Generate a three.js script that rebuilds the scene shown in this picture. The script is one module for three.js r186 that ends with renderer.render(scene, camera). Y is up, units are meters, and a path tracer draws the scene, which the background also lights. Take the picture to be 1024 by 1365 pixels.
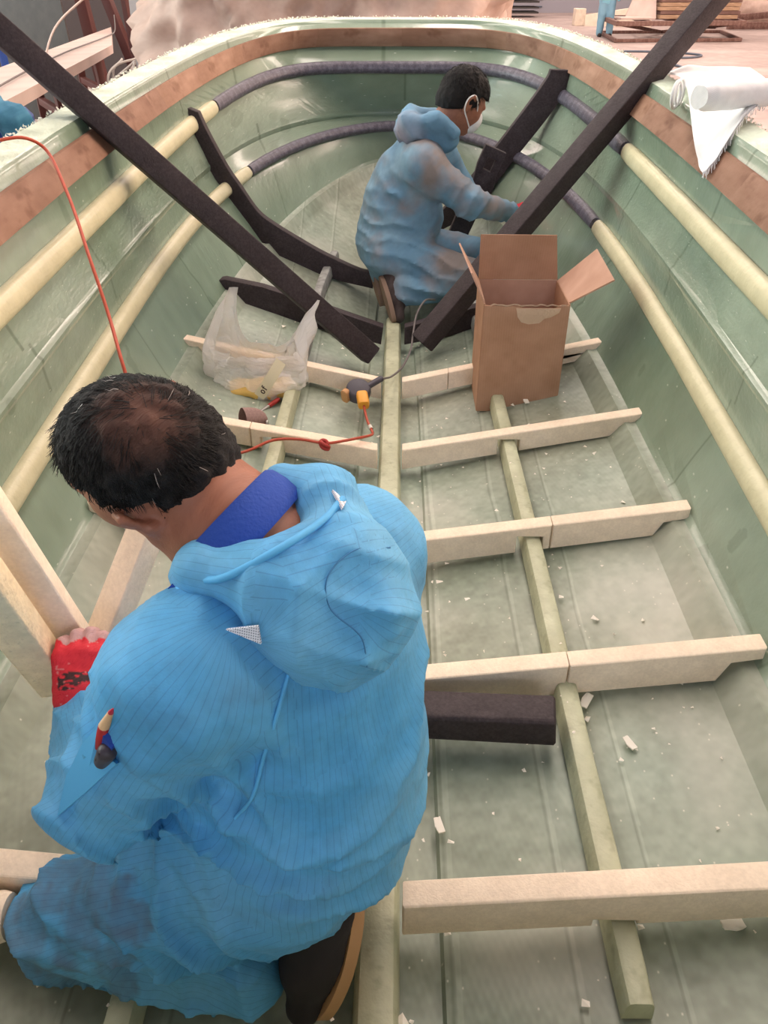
import * as THREE from 'three';
import { mergeGeometries, mergeVertices, toCreasedNormals } from 'three/addons/utils/BufferGeometryUtils.js';
import { RoundedBoxGeometry } from 'three/addons/geometries/RoundedBoxGeometry.js';
import { RectAreaLightUniformsLib } from 'three/addons/lights/RectAreaLightUniformsLib.js';
RectAreaLightUniformsLib.init();

// ------------------------------------------------------------------ camera, light, exposure
const scene = new THREE.Scene();
const camera = new THREE.PerspectiveCamera(66.55, 1024 / 1365, 0.05, 120);
camera.rotation.order = 'YXZ';
camera.position.set(0.023, 1.33, 0);
camera.rotation.set(THREE.MathUtils.degToRad(-34.55), THREE.MathUtils.degToRad(1.09), 0);
const renderer = new THREE.WebGLRenderer({ antialias: true });
renderer.toneMapping = THREE.LinearToneMapping;
renderer.toneMappingExposure = 1.46;
renderer.shadowMap.enabled = true;
scene.background = new THREE.Color(0.55, 0.62, 0.72);
const HALL = { x0: -13, x1: 15, s0: -9, s1: 43, y0: -0.12, y1: 7.6 };
// roof light strips: [x, s, width, length, colour, radiance]
const ROOF = [
  [-9.5, 21.5, 1.5, 41, 0xffeadc, 3.3], [-4.2, 21.5, 1.6, 41, 0xffeee2, 3.9], [1.2, 21.5, 1.6, 41, 0xfff0e6, 4.5],
  [6.6, 21.5, 1.6, 41, 0xffeadc, 4.9], [11.8, 21.5, 1.5, 41, 0xffe8d8, 4.6],
];
// daylight windows high in the walls: [x, y, s, width, height, facing, colour, radiance]
const PANES = [
  [2.2, 4.6, HALL.s0, 4.2, 2.4, 'front', 0xe6eeff, 5.0], [-5.5, 4.6, HALL.s0, 3.2, 2.4, 'front', 0xe6eeff, 4.0],
  [HALL.x0, 4.4, 6, 10, 3.0, 'right', 0xe2f4ee, 9.0], [HALL.x1, 4.2, 9, 12, 3.2, 'left', 0xffdcc0, 9.0],
];

// ------------------------------------------------------------------ helpers
const V = (x, y, s) => new THREE.Vector3(x, y, -s);
let seed = 7;
const rnd = () => { seed = (seed * 1664525 + 1013904223) >>> 0; return seed / 4294967296; };
const R = (a, b) => a + (b - a) * rnd();
const lerp = (a, b, t) => a + (b - a) * t;
const clamp = (x, a = 0, b = 1) => Math.min(b, Math.max(a, x));
const sstep = (a, b, x) => { const t = clamp((x - a) / (b - a)); return t * t * (3 - 2 * t); };
const used = {};
function numbered(n) { const k = used[n] = (used[n] ?? -1) + 1; return k ? `${n}_${String(k).padStart(3, '0')}` : n; }
const partCount = new WeakMap();
function obj(name, geo, mat, parent) {
  const m = new THREE.Mesh(geo, mat); m.castShadow = m.receiveShadow = true;
  if (parent) {
    const c = partCount.get(parent) ?? {}; partCount.set(parent, c);
    const k = c[name] = (c[name] ?? -1) + 1; m.name = k ? `${name}_${String(k).padStart(3, '0')}` : name;
    parent.add(m);
  } else { m.name = numbered(name); scene.add(m); }
  return m;
}
function tag(o, label, category, group) { Object.assign(o.userData, { label, category }); if (group) o.userData.group = group; return o; }
function thing(name, label, category, pos = [0, 0, 0], group) {
  const o = new THREE.Group(); o.name = numbered(name); o.position.copy(V(...pos)); scene.add(o);
  return tag(o, label, category, group);
}
function struct(name, geo, mat) { const m = obj(name, geo, mat); m.userData.kind = 'structure'; return m; }
// geometry in boat coordinates moved into a thing's own frame
const local = (geo, o) => geo.translate(-o.position.x, -o.position.y, -o.position.z);

// value noise
const hash3 = (x, y, z) => { let h = (x * 374761393 + y * 668265263 + z * 2147483647 ^ 0x5bd1e995) | 0; h = Math.imul(h ^ (h >>> 13), 1274126177); h ^= h >>> 16; h = Math.imul(h, 0x85ebca6b); return ((h ^ (h >>> 13)) >>> 0) / 4294967296; };
function noise3(x, y, z) {
  const X = Math.floor(x), Y = Math.floor(y), Z = Math.floor(z); let fx = x - X, fy = y - Y, fz = z - Z;
  fx = fx * fx * (3 - 2 * fx); fy = fy * fy * (3 - 2 * fy); fz = fz * fz * (3 - 2 * fz);
  const c = (i, j, k) => hash3(X + i, Y + j, Z + k);
  return lerp(lerp(lerp(c(0, 0, 0), c(1, 0, 0), fx), lerp(c(0, 1, 0), c(1, 1, 0), fx), fy), lerp(lerp(c(0, 0, 1), c(1, 0, 1), fx), lerp(c(0, 1, 1), c(1, 1, 1), fx), fy), fz) * 2 - 1;
}
function fbm(x, y, z, o = 4) { let a = .5, s = 0; for (let i = 0; i < o; i++) { s += a * noise3(x, y, z); x = x * 2.03 + 11; y = y * 2.03 + 5; z = z * 2.03 + 7; a *= .5; } return s; }
// tiling 2D noise
function tnoise(u, v, p, sd) {
  const X = Math.floor(u), Y = Math.floor(v); let fx = u - X, fy = v - Y; fx = fx * fx * (3 - 2 * fx); fy = fy * fy * (3 - 2 * fy);
  const m = (a) => ((a % p) + p) % p, c = (i, j) => hash3(m(X + i), m(Y + j), sd);
  return lerp(lerp(c(0, 0), c(1, 0), fx), lerp(c(0, 1), c(1, 1), fx), fy) * 2 - 1;
}
function tfbm(u, v, p, sd, o = 4) { let a = .5, s = 0; for (let i = 0; i < o; i++) { s += a * tnoise(u * p, v * p, p, sd + i); p *= 2; a *= .5; } return s; }

function tex(w, h, fn, srgb = true, rx = 1, ry = 1) {
  const d = new Uint8Array(w * h * 4);
  for (let y = 0; y < h; y++) for (let x = 0; x < w; x++) { const c = fn(x / w, y / h), i = (y * w + x) * 4; d[i] = clamp(c[0], 0, 255); d[i + 1] = clamp(c[1], 0, 255); d[i + 2] = clamp(c[2], 0, 255); d[i + 3] = 255; }
  const t = new THREE.DataTexture(d, w, h); t.wrapS = t.wrapT = THREE.RepeatWrapping; t.magFilter = THREE.LinearFilter; t.minFilter = THREE.LinearMipmapLinearFilter; t.generateMipmaps = true;
  if (srgb) t.colorSpace = THREE.SRGBColorSpace; t.repeat.set(rx, ry); t.needsUpdate = true; return t;
}
const grey = (g) => [g, g, g];
function mottle(base, amp, p, sd, rx = 1, ry = 1, extra, n = 256) {
  return tex(n, n, (u, v) => { const k = tfbm(u, v, p, sd, 5) * amp; const e = extra ? extra(u, v) : 0; return base.map((b) => b + k + e); }, true, rx, ry);
}
const bumpTex = (p, sd, rx, ry, o = 4) => tex(256, 256, (u, v) => grey(128 + 127 * tfbm(u, v, p, sd, o)), false, rx, ry);
const std = (o) => new THREE.MeshStandardMaterial({ side: THREE.DoubleSide, ...o });
const phys = (o) => new THREE.MeshPhysicalMaterial({ side: THREE.DoubleSide, ...o });

// loft through rings of points; flat caps; uv in metres
function loft(rings, { closed = true, caps = true, crease = 0.6 } = {}) {
  const n = rings[0].length, pos = [], uv = [], idx = []; const N = closed ? n + 1 : n;
  let vlen = 0; const c0 = new THREE.Vector3(), c1 = new THREE.Vector3();
  const cen = (r, o) => { o.set(0, 0, 0); r.forEach((p) => o.add(p)); return o.divideScalar(r.length); };
  rings.forEach((r, j) => {
    cen(r, c1); if (j) vlen += c1.distanceTo(c0); c0.copy(c1); let u = 0;
    for (let i = 0; i < N; i++) { const p = r[i % n]; if (i) u += p.distanceTo(r[(i - 1) % n]); pos.push(p.x, p.y, p.z); uv.push(u, vlen); }
  });
  for (let j = 0; j < rings.length - 1; j++) for (let i = 0; i < N - 1; i++) { const a = j * N + i, b = a + 1, c = a + N, d = c + 1; idx.push(a, b, d, a, d, c); }
  if (caps && closed) for (const [j, f] of [[0, 1], [rings.length - 1, 0]]) {
    const r = rings[j], b0 = pos.length / 3; const c = cen(r, new THREE.Vector3()); pos.push(c.x, c.y, c.z); uv.push(0, 0);
    r.forEach((p) => { pos.push(p.x, p.y, p.z); uv.push(p.x - c.x + p.z - c.z, p.y - c.y); });
    for (let i = 0; i < n; i++) { const a = b0 + 1 + i, b = b0 + 1 + (i + 1) % n; f ? idx.push(b0, b, a) : idx.push(b0, a, b); }
  }
  let g = new THREE.BufferGeometry(); g.setAttribute('position', new THREE.Float32BufferAttribute(pos, 3)); g.setAttribute('uv', new THREE.Float32BufferAttribute(uv, 2)); g.setIndex(idx);
  return toCreasedNormals(g, crease);
}
// rounded rectangle profile
function rrect(w, h, r, n = 3) {
  const o = []; for (const [cx, cy, a0] of [[w / 2 - r, h / 2 - r, 0], [-w / 2 + r, h / 2 - r, 1], [-w / 2 + r, -h / 2 + r, 2], [w / 2 - r, -h / 2 + r, 3]])
    for (let i = 0; i <= n; i++) { const a = (a0 + i / n) * Math.PI / 2; o.push([cx + r * Math.cos(a), cy + r * Math.sin(a)]); }
  return o;
}
// bar from a to b with profile and an up hint; small end bevel
function bar(a, b, prof, up = new THREE.Vector3(0, 1, 0), bev = 0.004, wob = 0) {
  const t = b.clone().sub(a), L = t.length(); t.normalize(); const s = new THREE.Vector3().crossVectors(t, up).normalize(), u = new THREE.Vector3().crossVectors(s, t);
  const st = [[0, 0.9], [bev, 1]]; const m = Math.max(1, Math.round(L / 0.12)); for (let i = 1; i < m; i++) st.push([L * i / m, 1]); st.push([L - bev, 1], [L, 0.9]);
  return loft(st.map(([d, k]) => { const c = a.clone().addScaledVector(t, d); if (wob) c.addScaledVector(s, wob * noise3(d * 6, a.x * 9, 1)).addScaledVector(u, wob * noise3(d * 6, a.x * 9, 5)); return prof.map(([x, y]) => c.clone().addScaledVector(s, x * k).addScaledVector(u, y * k)); }));
}
// polygon in the plane s = const extruded along s
function plate(pts, s, th, bev = 0.004) {
  const sh = new THREE.Shape(pts.map(([x, y]) => new THREE.Vector2(x, y)));
  const g = new THREE.ExtrudeGeometry(sh, { depth: th - 2 * bev, bevelEnabled: bev > 0, bevelSize: bev, bevelThickness: bev, bevelOffset: -bev, bevelSegments: 3, curveSegments: 6 });
  g.translate(0, 0, -s - (th - 2 * bev) / 2); return toCreasedNormals(g, 0.5);
}
const cat = (pts) => new THREE.CatmullRomCurve3(pts);
const tube = (pts, r, seg = 80, rs = 8) => new THREE.TubeGeometry(Array.isArray(pts) ? cat(pts) : pts, seg, r, rs, false);
const boxAt = (w, h, d, x, y, s, r = 0.004) => { const g = new RoundedBoxGeometry(w, h, d, 2, Math.min(r, w / 2.2, h / 2.2, d / 2.2)); g.translate(x, y, -s); return g; };
const clean = (g) => { g = g.index ? g.toNonIndexed() : g; for (const k of Object.keys(g.attributes)) if (!['position', 'normal', 'uv'].includes(k)) g.deleteAttribute(k); g.clearGroups(); return g; };
const merge = (gs) => mergeGeometries(gs.map(clean));

// ------------------------------------------------------------------ signed-distance modelling
const _p = new THREE.Vector3();
function prim(t, o) { const q = { t, k: 0.03, ...o }; if (t === 'c') { q.bc = q.a.clone().lerp(q.b, .5); q.br = q.ba.length() / 2 + Math.max(q.ra, q.rb); } else { q.bc = q.c; q.br = Math.max(...q.r); } return q; }
const cone = (a, b, ra, rb, k = 0.03, o = {}) => prim('c', { a, b, ra, rb, k, ba: b.clone().sub(a), ...o });
const ell = (c, r, k = 0.03, m = null, o = {}) => prim('e', { c, r, k, m, ...o }); // m = [ex, ey, ez] axes
function dPrim(q, x, y, z) {
  if (q.t === 'c') {
    const px = x - q.a.x, py = y - q.a.y, pz = z - q.a.z, b = q.ba; const L2 = b.x * b.x + b.y * b.y + b.z * b.z;
    const h = clamp((px * b.x + py * b.y + pz * b.z) / L2); q.h = h;
    return Math.hypot(px - b.x * h, py - b.y * h, pz - b.z * h) - lerp(q.ra, q.rb, h);
  }
  let px = x - q.c.x, py = y - q.c.y, pz = z - q.c.z;
  if (q.m) { const [e, f, g] = q.m; const a = px * e.x + py * e.y + pz * e.z, b = px * f.x + py * f.y + pz * f.z, c = px * g.x + py * g.y + pz * g.z; px = a; py = b; pz = c; }
  const k0 = Math.hypot(px / q.r[0], py / q.r[1], pz / q.r[2]), k1 = Math.hypot(px / q.r[0] ** 2, py / q.r[1] ** 2, pz / q.r[2] ** 2);
  return k1 < 1e-9 ? -Math.min(...q.r) : k0 * (k0 - 1) / k1;
}
const smin = (a, b, k) => { const h = Math.max(k - Math.abs(a - b), 0) / k; return Math.min(a, b) - h * h * k * .25; };
function field(prims) {
  return (x, y, z) => {
    let d = 1e3;
    for (const q of prims) { const lb = Math.hypot(x - q.bc.x, y - q.bc.y, z - q.bc.z) - q.br; if (q.sub ? lb > q.k - d && lb > q.k : lb > d + q.k) continue; const e = dPrim(q, x, y, z); if (q.sub) { d = -smin(-d, e, q.k); } else d = smin(d, e, q.k); }
    return d;
  };
}
function boundsOf(prims, pad) {
  const b = new THREE.Box3();
  for (const q of prims) { if (q.sub) continue; if (q.t === 'c') { for (const [p, r] of [[q.a, q.ra], [q.b, q.rb]]) { b.expandByPoint(p.clone().addScalar(r)); b.expandByPoint(p.clone().addScalar(-r)); } } else { const r = Math.max(...q.r); b.expandByPoint(q.c.clone().addScalar(r)); b.expandByPoint(q.c.clone().addScalar(-r)); } }
  return b.expandByScalar(pad);
}
function surfaceNets(f, box, h) {
  const n = ['x', 'y', 'z'].map((a) => Math.ceil((box.max[a] - box.min[a]) / h) + 2), [nx, ny, nz] = n; const val = new Float32Array(nx * ny * nz);
  const o = box.min; let q = 0;
  for (let k = 0; k < nz; k++) for (let j = 0; j < ny; j++) for (let i = 0; i < nx; i++) val[q++] = f(o.x + i * h, o.y + j * h, o.z + k * h);
  const id = new Int32Array(nx * ny * nz).fill(-1), pos = [], idx = []; const at = (i, j, k) => i + nx * (j + ny * k);
  for (let k = 0; k < nz - 1; k++) for (let j = 0; j < ny - 1; j++) for (let i = 0; i < nx - 1; i++) {
    let m = 0; for (let c = 0; c < 8; c++) if (val[at(i + (c & 1), j + (c >> 1 & 1), k + (c >> 2))] < 0) m |= 1 << c;
    if (m === 0 || m === 255) continue;
    let sx = 0, sy = 0, sz = 0, cnt = 0;
    for (let c = 0; c < 8; c++) for (let ax = 0; ax < 3; ax++) { const d = c | (1 << ax); if (d === c) continue; if (((m >> c) & 1) === ((m >> d) & 1)) continue; const a = val[at(i + (c & 1), j + (c >> 1 & 1), k + (c >> 2))], b = val[at(i + (d & 1), j + (d >> 1 & 1), k + (d >> 2))], t = a / (a - b); sx += (c & 1) + (ax === 0 ? t : 0); sy += (c >> 1 & 1) + (ax === 1 ? t : 0); sz += (c >> 2) + (ax === 2 ? t : 0); cnt++; }
    id[at(i, j, k)] = pos.length / 3; pos.push(o.x + (i + sx / cnt) * h, o.y + (j + sy / cnt) * h, o.z + (k + sz / cnt) * h);
  }
  const quad = (a, b, c, d, fl) => { if (a < 0 || b < 0 || c < 0 || d < 0) return; fl ? idx.push(a, b, c, a, c, d) : idx.push(a, c, b, a, d, c); };
  for (let k = 1; k < nz - 1; k++) for (let j = 1; j < ny - 1; j++) for (let i = 1; i < nx - 1; i++) {
    const v = val[at(i, j, k)] < 0;
    if (v !== val[at(i + 1, j, k)] < 0) quad(id[at(i, j - 1, k - 1)], id[at(i, j, k - 1)], id[at(i, j, k)], id[at(i, j - 1, k)], v);
    if (v !== val[at(i, j + 1, k)] < 0) quad(id[at(i - 1, j, k - 1)], id[at(i - 1, j, k)], id[at(i, j, k)], id[at(i, j, k - 1)], v);
    if (v !== val[at(i, j, k + 1)] < 0) quad(id[at(i - 1, j - 1, k)], id[at(i, j - 1, k)], id[at(i, j, k)], id[at(i - 1, j, k)], v);
  }
  const g = new THREE.BufferGeometry(); g.setAttribute('position', new THREE.Float32BufferAttribute(pos, 3)); g.setIndex(idx); g.computeVertexNormals(); return g;
}
function sdfMesh(prims, cell, { disp, colour, uv, cut } = {}) {
  const f0 = field(prims); const f = (x, y, z) => { let d = f0(x, y, z); if (d < .05 && d > -.05) { if (disp) d -= disp(x, y, z, d); } if (cut) d = Math.max(d, cut(x, y, z)); return d; };
  let g = surfaceNets(f, boundsOf(prims, cell * 2 + .02), cell); const p = g.attributes.position;
  if (uv) { // each triangle follows the limb it belongs to
    g = g.toNonIndexed(); const P = g.attributes.position, U = new Float32Array(P.count * 2); const ax = prims.filter((q) => !q.sub && !q.nouv);
    for (const q of ax) {
      const a = q.t === 'c' ? q.a : q.c; const d = (q.axis ?? (q.t === 'c' ? q.ba : new THREE.Vector3(0, 1, 0))).clone().normalize(); const ref = Math.abs(d.y) > .8 ? new THREE.Vector3(1, 0, 0) : new THREE.Vector3(0, 1, 0);
      const e = new THREE.Vector3().crossVectors(d, ref).normalize(), f2 = new THREE.Vector3().crossVectors(d, e); q.fr = [a, d, e, f2, q.t === 'c' ? (q.ra + q.rb) / 2 : (q.r[0] + q.r[1] + q.r[2]) / 3];
    }
    for (let i = 0; i < P.count; i += 3) {
      const cx = (P.getX(i) + P.getX(i + 1) + P.getX(i + 2)) / 3, cy = (P.getY(i) + P.getY(i + 1) + P.getY(i + 2)) / 3, cz = (P.getZ(i) + P.getZ(i + 1) + P.getZ(i + 2)) / 3;
      let best = null, bd = 1e9; for (const q of ax) { const d = dPrim(q, cx, cy, cz); if (d < bd) { bd = d; best = q; } }
      const [a, d, e, f2, r] = best.fr; let a0 = null;
      for (let k = 0; k < 3; k++) { _p.fromBufferAttribute(P, i + k).sub(a); let an = Math.atan2(_p.dot(f2), _p.dot(e)); if (a0 === null) a0 = an; else { while (an - a0 > Math.PI) an -= 2 * Math.PI; while (an - a0 < -Math.PI) an += 2 * Math.PI; } U[(i + k) * 2] = an * r; U[(i + k) * 2 + 1] = _p.dot(d); }
    }
    g.setAttribute('uv', new THREE.BufferAttribute(U, 2));
  } else { const U = new Float32Array(p.count * 2); for (let i = 0; i < p.count; i++) { U[i * 2] = p.getX(i) + p.getZ(i) * .7; U[i * 2 + 1] = p.getY(i) + p.getZ(i) * .3; } g.setAttribute('uv', new THREE.BufferAttribute(U, 2)); }
  if (colour) { const P = g.attributes.position, C = new Float32Array(P.count * 3), c = new THREE.Color(); for (let i = 0; i < P.count; i++) { colour(P.getX(i), P.getY(i), P.getZ(i), c); C[i * 3] = c.r; C[i * 3 + 1] = c.g; C[i * 3 + 2] = c.b; } g.setAttribute('color', new THREE.BufferAttribute(C, 3)); }
  return g;
}

// ------------------------------------------------------------------ materials
const M = {};
M.concrete = std({ map: tex(512, 512, (u, v) => { const k = tfbm(u, v, 5, 3, 6) * 26, d = tfbm(u, v, 40, 9, 3) * 14; return [166 + k + d, 148 + k + d, 143 + k + d]; }, true, .22, .22), roughness: .62 });
M.wall = std({ color: 0xb9b3b4, roughness: .85, map: mottle([214, 208, 210], 20, 6, 21, .3, .3) });
M.roof = std({ color: 0x8d8c90, roughness: .9 });
const gMap = (base, sd, dust) => mottle(base, 26, 4, sd, 1, 1, dust);
const laminateBump = tex(512, 512, (u, v) => grey(128 + 70 * tfbm(u, v, 24, 31, 3) + 24 * Math.sin(u * 400) * Math.sin(v * 400) + 40 * tfbm(u, v, 5, 77, 2)), false, 2.2, 2.2);
// keel-to-chine laminate: the uv is (x, s) in units of the whole floor; lap edges, ground-in dust, dried resin
M.floorLam = phys({
  map: tex(768, 1792, (u, v) => {
    const x = (u - .5) * 1.8, s = v * 5.4 - .8; let n = fbm(x * 5, s * 5, 3, 4), f = fbm(x * 60, s * 60, 9, 2), b = fbm(x * 2.2 + 9, s * 2.2, 17, 3);
    let c = [147, 160, 143]; const t = clamp(.42 + b * 1.3); c = c.map((q, i) => lerp(q, [156, 157, 139][i], t * .75)); c = c.map((q, i) => q + n * 30 + f * 20);
    const worn = clamp(fbm(x * 3.1, s * 3.1, 41, 3) * 2.6 - .35); c = c.map((q, i) => lerp(q, [206, 202, 190][i], worn * .5));
    const ax = Math.abs(x); for (const [e, w] of [[.118, .005], [.305, .004], [.46, .003]]) { const d = Math.abs(ax - e - .006 * noise3(s * 5, e * 40, 2)); if (d < w) c = c.map((q) => q - 22 * (1 - d / w)); if (d > w && d < w * 3 && ax > e) c = c.map((q) => q + 12); }
    if (hash3(x * 420 | 0, s * 420 | 0, 5) > .9988) c = [226, 222, 206];
    return c;
  }), bumpMap: laminateBump, bumpScale: .0012, roughness: .46, clearcoat: .25, clearcoatRoughness: .38 });
// side laminate: u along the side (0..1 round the boat), v up the side; butt joints of the core panels show through as dark lines
M.sideLam = phys({
  map: tex(2048, 512, (u, v) => {
    const L = 12.2, q = u * L, h = v * .95; const n = fbm(q * 2.6, h * 2.6, 3, 4), f = fbm(q * 22, h * 22, 9, 2); let c = [130, 150, 130];
    const t = clamp(.4 + fbm(q * 1.1, h * 1.6, 27, 3) * 1.4); c = c.map((a, i) => lerp(a, [141, 156, 138][i], t)); c = c.map((a) => a + n * 18 + f * 10);
    const band = h < .2 ? 0 : h < .36 ? 1 : h < .52 ? 2 : 3; const sp = .62, o = hash3(Math.round(q / sp), band, 3) * .16; const d = Math.abs(q / sp - Math.round(q / sp) + (o - .08)) * sp;
    if (d < .005 && hash3(Math.round(q / sp), band, 8) > .3) c = c.map((a) => a - 44 * (.6 + .4 * n));
    if (fbm(q * 7, h * 7, 71, 3) > .45) c = c.map((a) => a - 14);
    if (hash3(u * 2048 | 0, v * 512 | 0, 5) > .9985) c = [224, 226, 214];
    return c;
  }), bumpMap: tex(512, 512, (u, v) => grey(128 + 90 * tfbm(u, v, 30, 51, 3) + 50 * tfbm(u, v, 6, 57, 2)), false, 26, 3), bumpScale: .0022, roughness: .28, clearcoat: .8, clearcoatRoughness: .14 });
M.flange = std({ map: mottle([200, 212, 194], 34, 8, 61, 2, 2, (u, v) => 26 * Math.max(0, tfbm(u, v, 12, 63, 4))), bumpMap: bumpTex(24, 65, 3, 3), bumpScale: .004, roughness: .75 });
M.fibre = std({ color: 0xe6e6da, roughness: .95 });
M.stripWood = std({ map: tex(512, 256, (u, v) => { const g = tfbm(u, v * .25, 8, 71, 5), s = tfbm(u, v, 4, 73, 4), st = tfbm(u, v, 9, 79, 4); const k = g * 30 + s * 26 - Math.max(0, st - .25) * 50; return [158 + k, 121 + k, 99 + k]; }, true, 2.5, 2.2), roughness: .72, bumpMap: bumpTex(16, 75, 4, 4), bumpScale: .0012 });
M.stripWood2 = std({ map: tex(512, 256, (u, v) => { const g = tfbm(u, v * .25, 8, 171, 5), s = tfbm(u, v, 4, 173, 4), st = tfbm(u, v, 9, 179, 4); const k = g * 30 + s * 26 - Math.max(0, st - .25) * 60; return [148 + k, 112 + k, 92 + k]; }, true, 2.5, 2.2), roughness: .72, bumpMap: bumpTex(16, 75, 4, 4), bumpScale: .0012 });
M.stringer = phys({ map: mottle([210, 203, 168], 16, 7, 81, 3, 3, (u, v) => -30 * Math.max(0, tfbm(u, v, 16, 83, 3) - .3)), roughness: .42, bumpMap: bumpTex(32, 85, 5, 5), bumpScale: .0009, clearcoat: .25, clearcoatRoughness: .3 });
M.stringerFloor = phys({ map: mottle([194, 196, 166], 24, 7, 87, 3, 3, (u, v) => -46 * Math.max(0, tfbm(u, v, 16, 89, 3) - .2)), roughness: .5, bumpMap: bumpTex(32, 85, 5, 5), bumpScale: .001, clearcoat: .15, clearcoatRoughness: .4 });
M.foam = std({ map: mottle([246, 226, 202], 10, 9, 91, 4, 4, (u, v) => 10 * tfbm(u, v, 60, 93, 2)), roughness: .8, bumpMap: bumpTex(60, 95, 8, 8), bumpScale: .0006 });
M.foamRough = std({ map: mottle([242, 222, 184], 16, 12, 97, 5, 5, (u, v) => -60 * Math.max(0, tfbm(u, v, 22, 99, 3) - .34)), roughness: .85, bumpMap: bumpTex(30, 98, 6, 6), bumpScale: .0022 });
M.darkFoam = std({ map: mottle([52, 41, 44], 12, 8, 101, 4, 4, (u, v) => 16 * tfbm(u, v, 50, 103, 2)), roughness: .68, bumpMap: bumpTex(48, 105, 6, 6), bumpScale: .0008 });
M.darkTube = phys({ map: mottle([84, 80, 94], 34, 12, 111, 6, 6, (u, v) => 26 * Math.max(0, tfbm(u, v, 40, 113, 3))), roughness: .5, bumpMap: bumpTex(40, 115, 8, 8), bumpScale: .002, clearcoat: .35, clearcoatRoughness: .35 });
M.greyTube = std({ map: mottle([150, 150, 146], 30, 10, 117, 5, 5), roughness: .75, bumpMap: bumpTex(40, 115, 8, 8), bumpScale: .002 });
M.card = std({ map: tex(256, 256, (u, v) => { const k = tfbm(u, v, 6, 121, 5) * 16 + 2 * Math.sin(u * 256); return [178 + k, 136 + k, 108 + k]; }, true, 3, 3), roughness: .85 });
M.cardIn = std({ map: tex(256, 256, (u, v) => { const k = tfbm(u, v, 6, 123, 5) * 14; return [188 + k, 148 + k, 126 + k]; }, true, 3, 3), roughness: .88 });
M.cardTorn = std({ color: 0xcdb096, roughness: .95, bumpMap: bumpTex(20, 125, 8, 8), bumpScale: .002 });
M.bag = phys({ color: 0xfffcfa, transmission: .36, thickness: 0, roughness: .3, ior: 1.3, specularIntensity: .7, bumpMap: bumpTex(12, 131, 5, 5), bumpScale: .006 });
M.yellow = std({ color: 0xe8c26a, roughness: .6 });
M.cordOrange = std({ color: 0xb94c34, roughness: .5 });
M.cordGrey = std({ color: 0x6f6866, roughness: .6 });
M.socketBlack = std({ color: 0x4a4650, roughness: .55 });
M.plugYellow = std({ color: 0xe9a233, roughness: .45 });
M.metal = std({ color: 0xb8b6b2, metalness: .85, roughness: .35 });
M.steelRed = std({ color: 0x4e221e, roughness: .6 });
M.steelBrown = std({ map: mottle([112, 82, 74], 34, 8, 141, 3, 3), roughness: .7 });
M.sheet = std({ map: mottle([196, 174, 165], 14, 4, 143, 1, 1), roughness: .5 });
M.tarp = phys({ map: mottle([186, 160, 148], 18, 5, 145, 1.2, 1.2, (u, v) => 8 * tfbm(u, v, 50, 147, 2)), roughness: .62, sheen: .2 });
M.boardDark = std({ map: mottle([50, 40, 38], 12, 5, 151, 2, 2), roughness: .5 });
M.greyMetal = std({ color: 0x8e8788, roughness: .55 });
M.blueDrum = std({ color: 0x1f3f86, roughness: .4 });
M.blueCloth = std({ map: mottle([78, 132, 160], 40, 6, 155, 3, 3), roughness: .9 });
M.whiteCloth = std({ map: tex(256, 256, (u, v) => { const w = 10 * Math.sin(u * Math.PI * 64) * Math.sin(v * Math.PI * 64); const k = 8 * tfbm(u, v, 8, 161, 3); return grey(236 + w + k); }, true, 6, 6), roughness: .85 });
M.crate = std({ color: 0xb0aba6, roughness: .7 });
M.blackStuff = std({ color: 0x35302f, roughness: .7 });
M.siding = std({ color: 0x9c9aa4, roughness: .7 });
M.woodOld = std({ map: mottle([170, 138, 112], 30, 6, 165, 3, 1), roughness: .8 });
M.plaster = std({ map: mottle([216, 200, 182], 16, 6, 167, 1, 1), roughness: .85 });
M.paint = std({ color: 0x57606e, roughness: .6 });
M.shoe = std({ map: mottle([34, 28, 30], 12, 8, 171, 5, 5), roughness: .8 });
M.shoe2 = std({ map: mottle([66, 54, 52], 22, 8, 173, 5, 5), roughness: .85 });
M.sole = std({ color: 0xb98f63, roughness: .8 });
M.sole2 = std({ color: 0x8c7463, roughness: .85 });
M.chip = std({ color: 0xf8f2e6, roughness: .85 });
M.cup = std({ map: mottle([150, 122, 116], 16, 8, 175, 6, 6), roughness: .85 });

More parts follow.
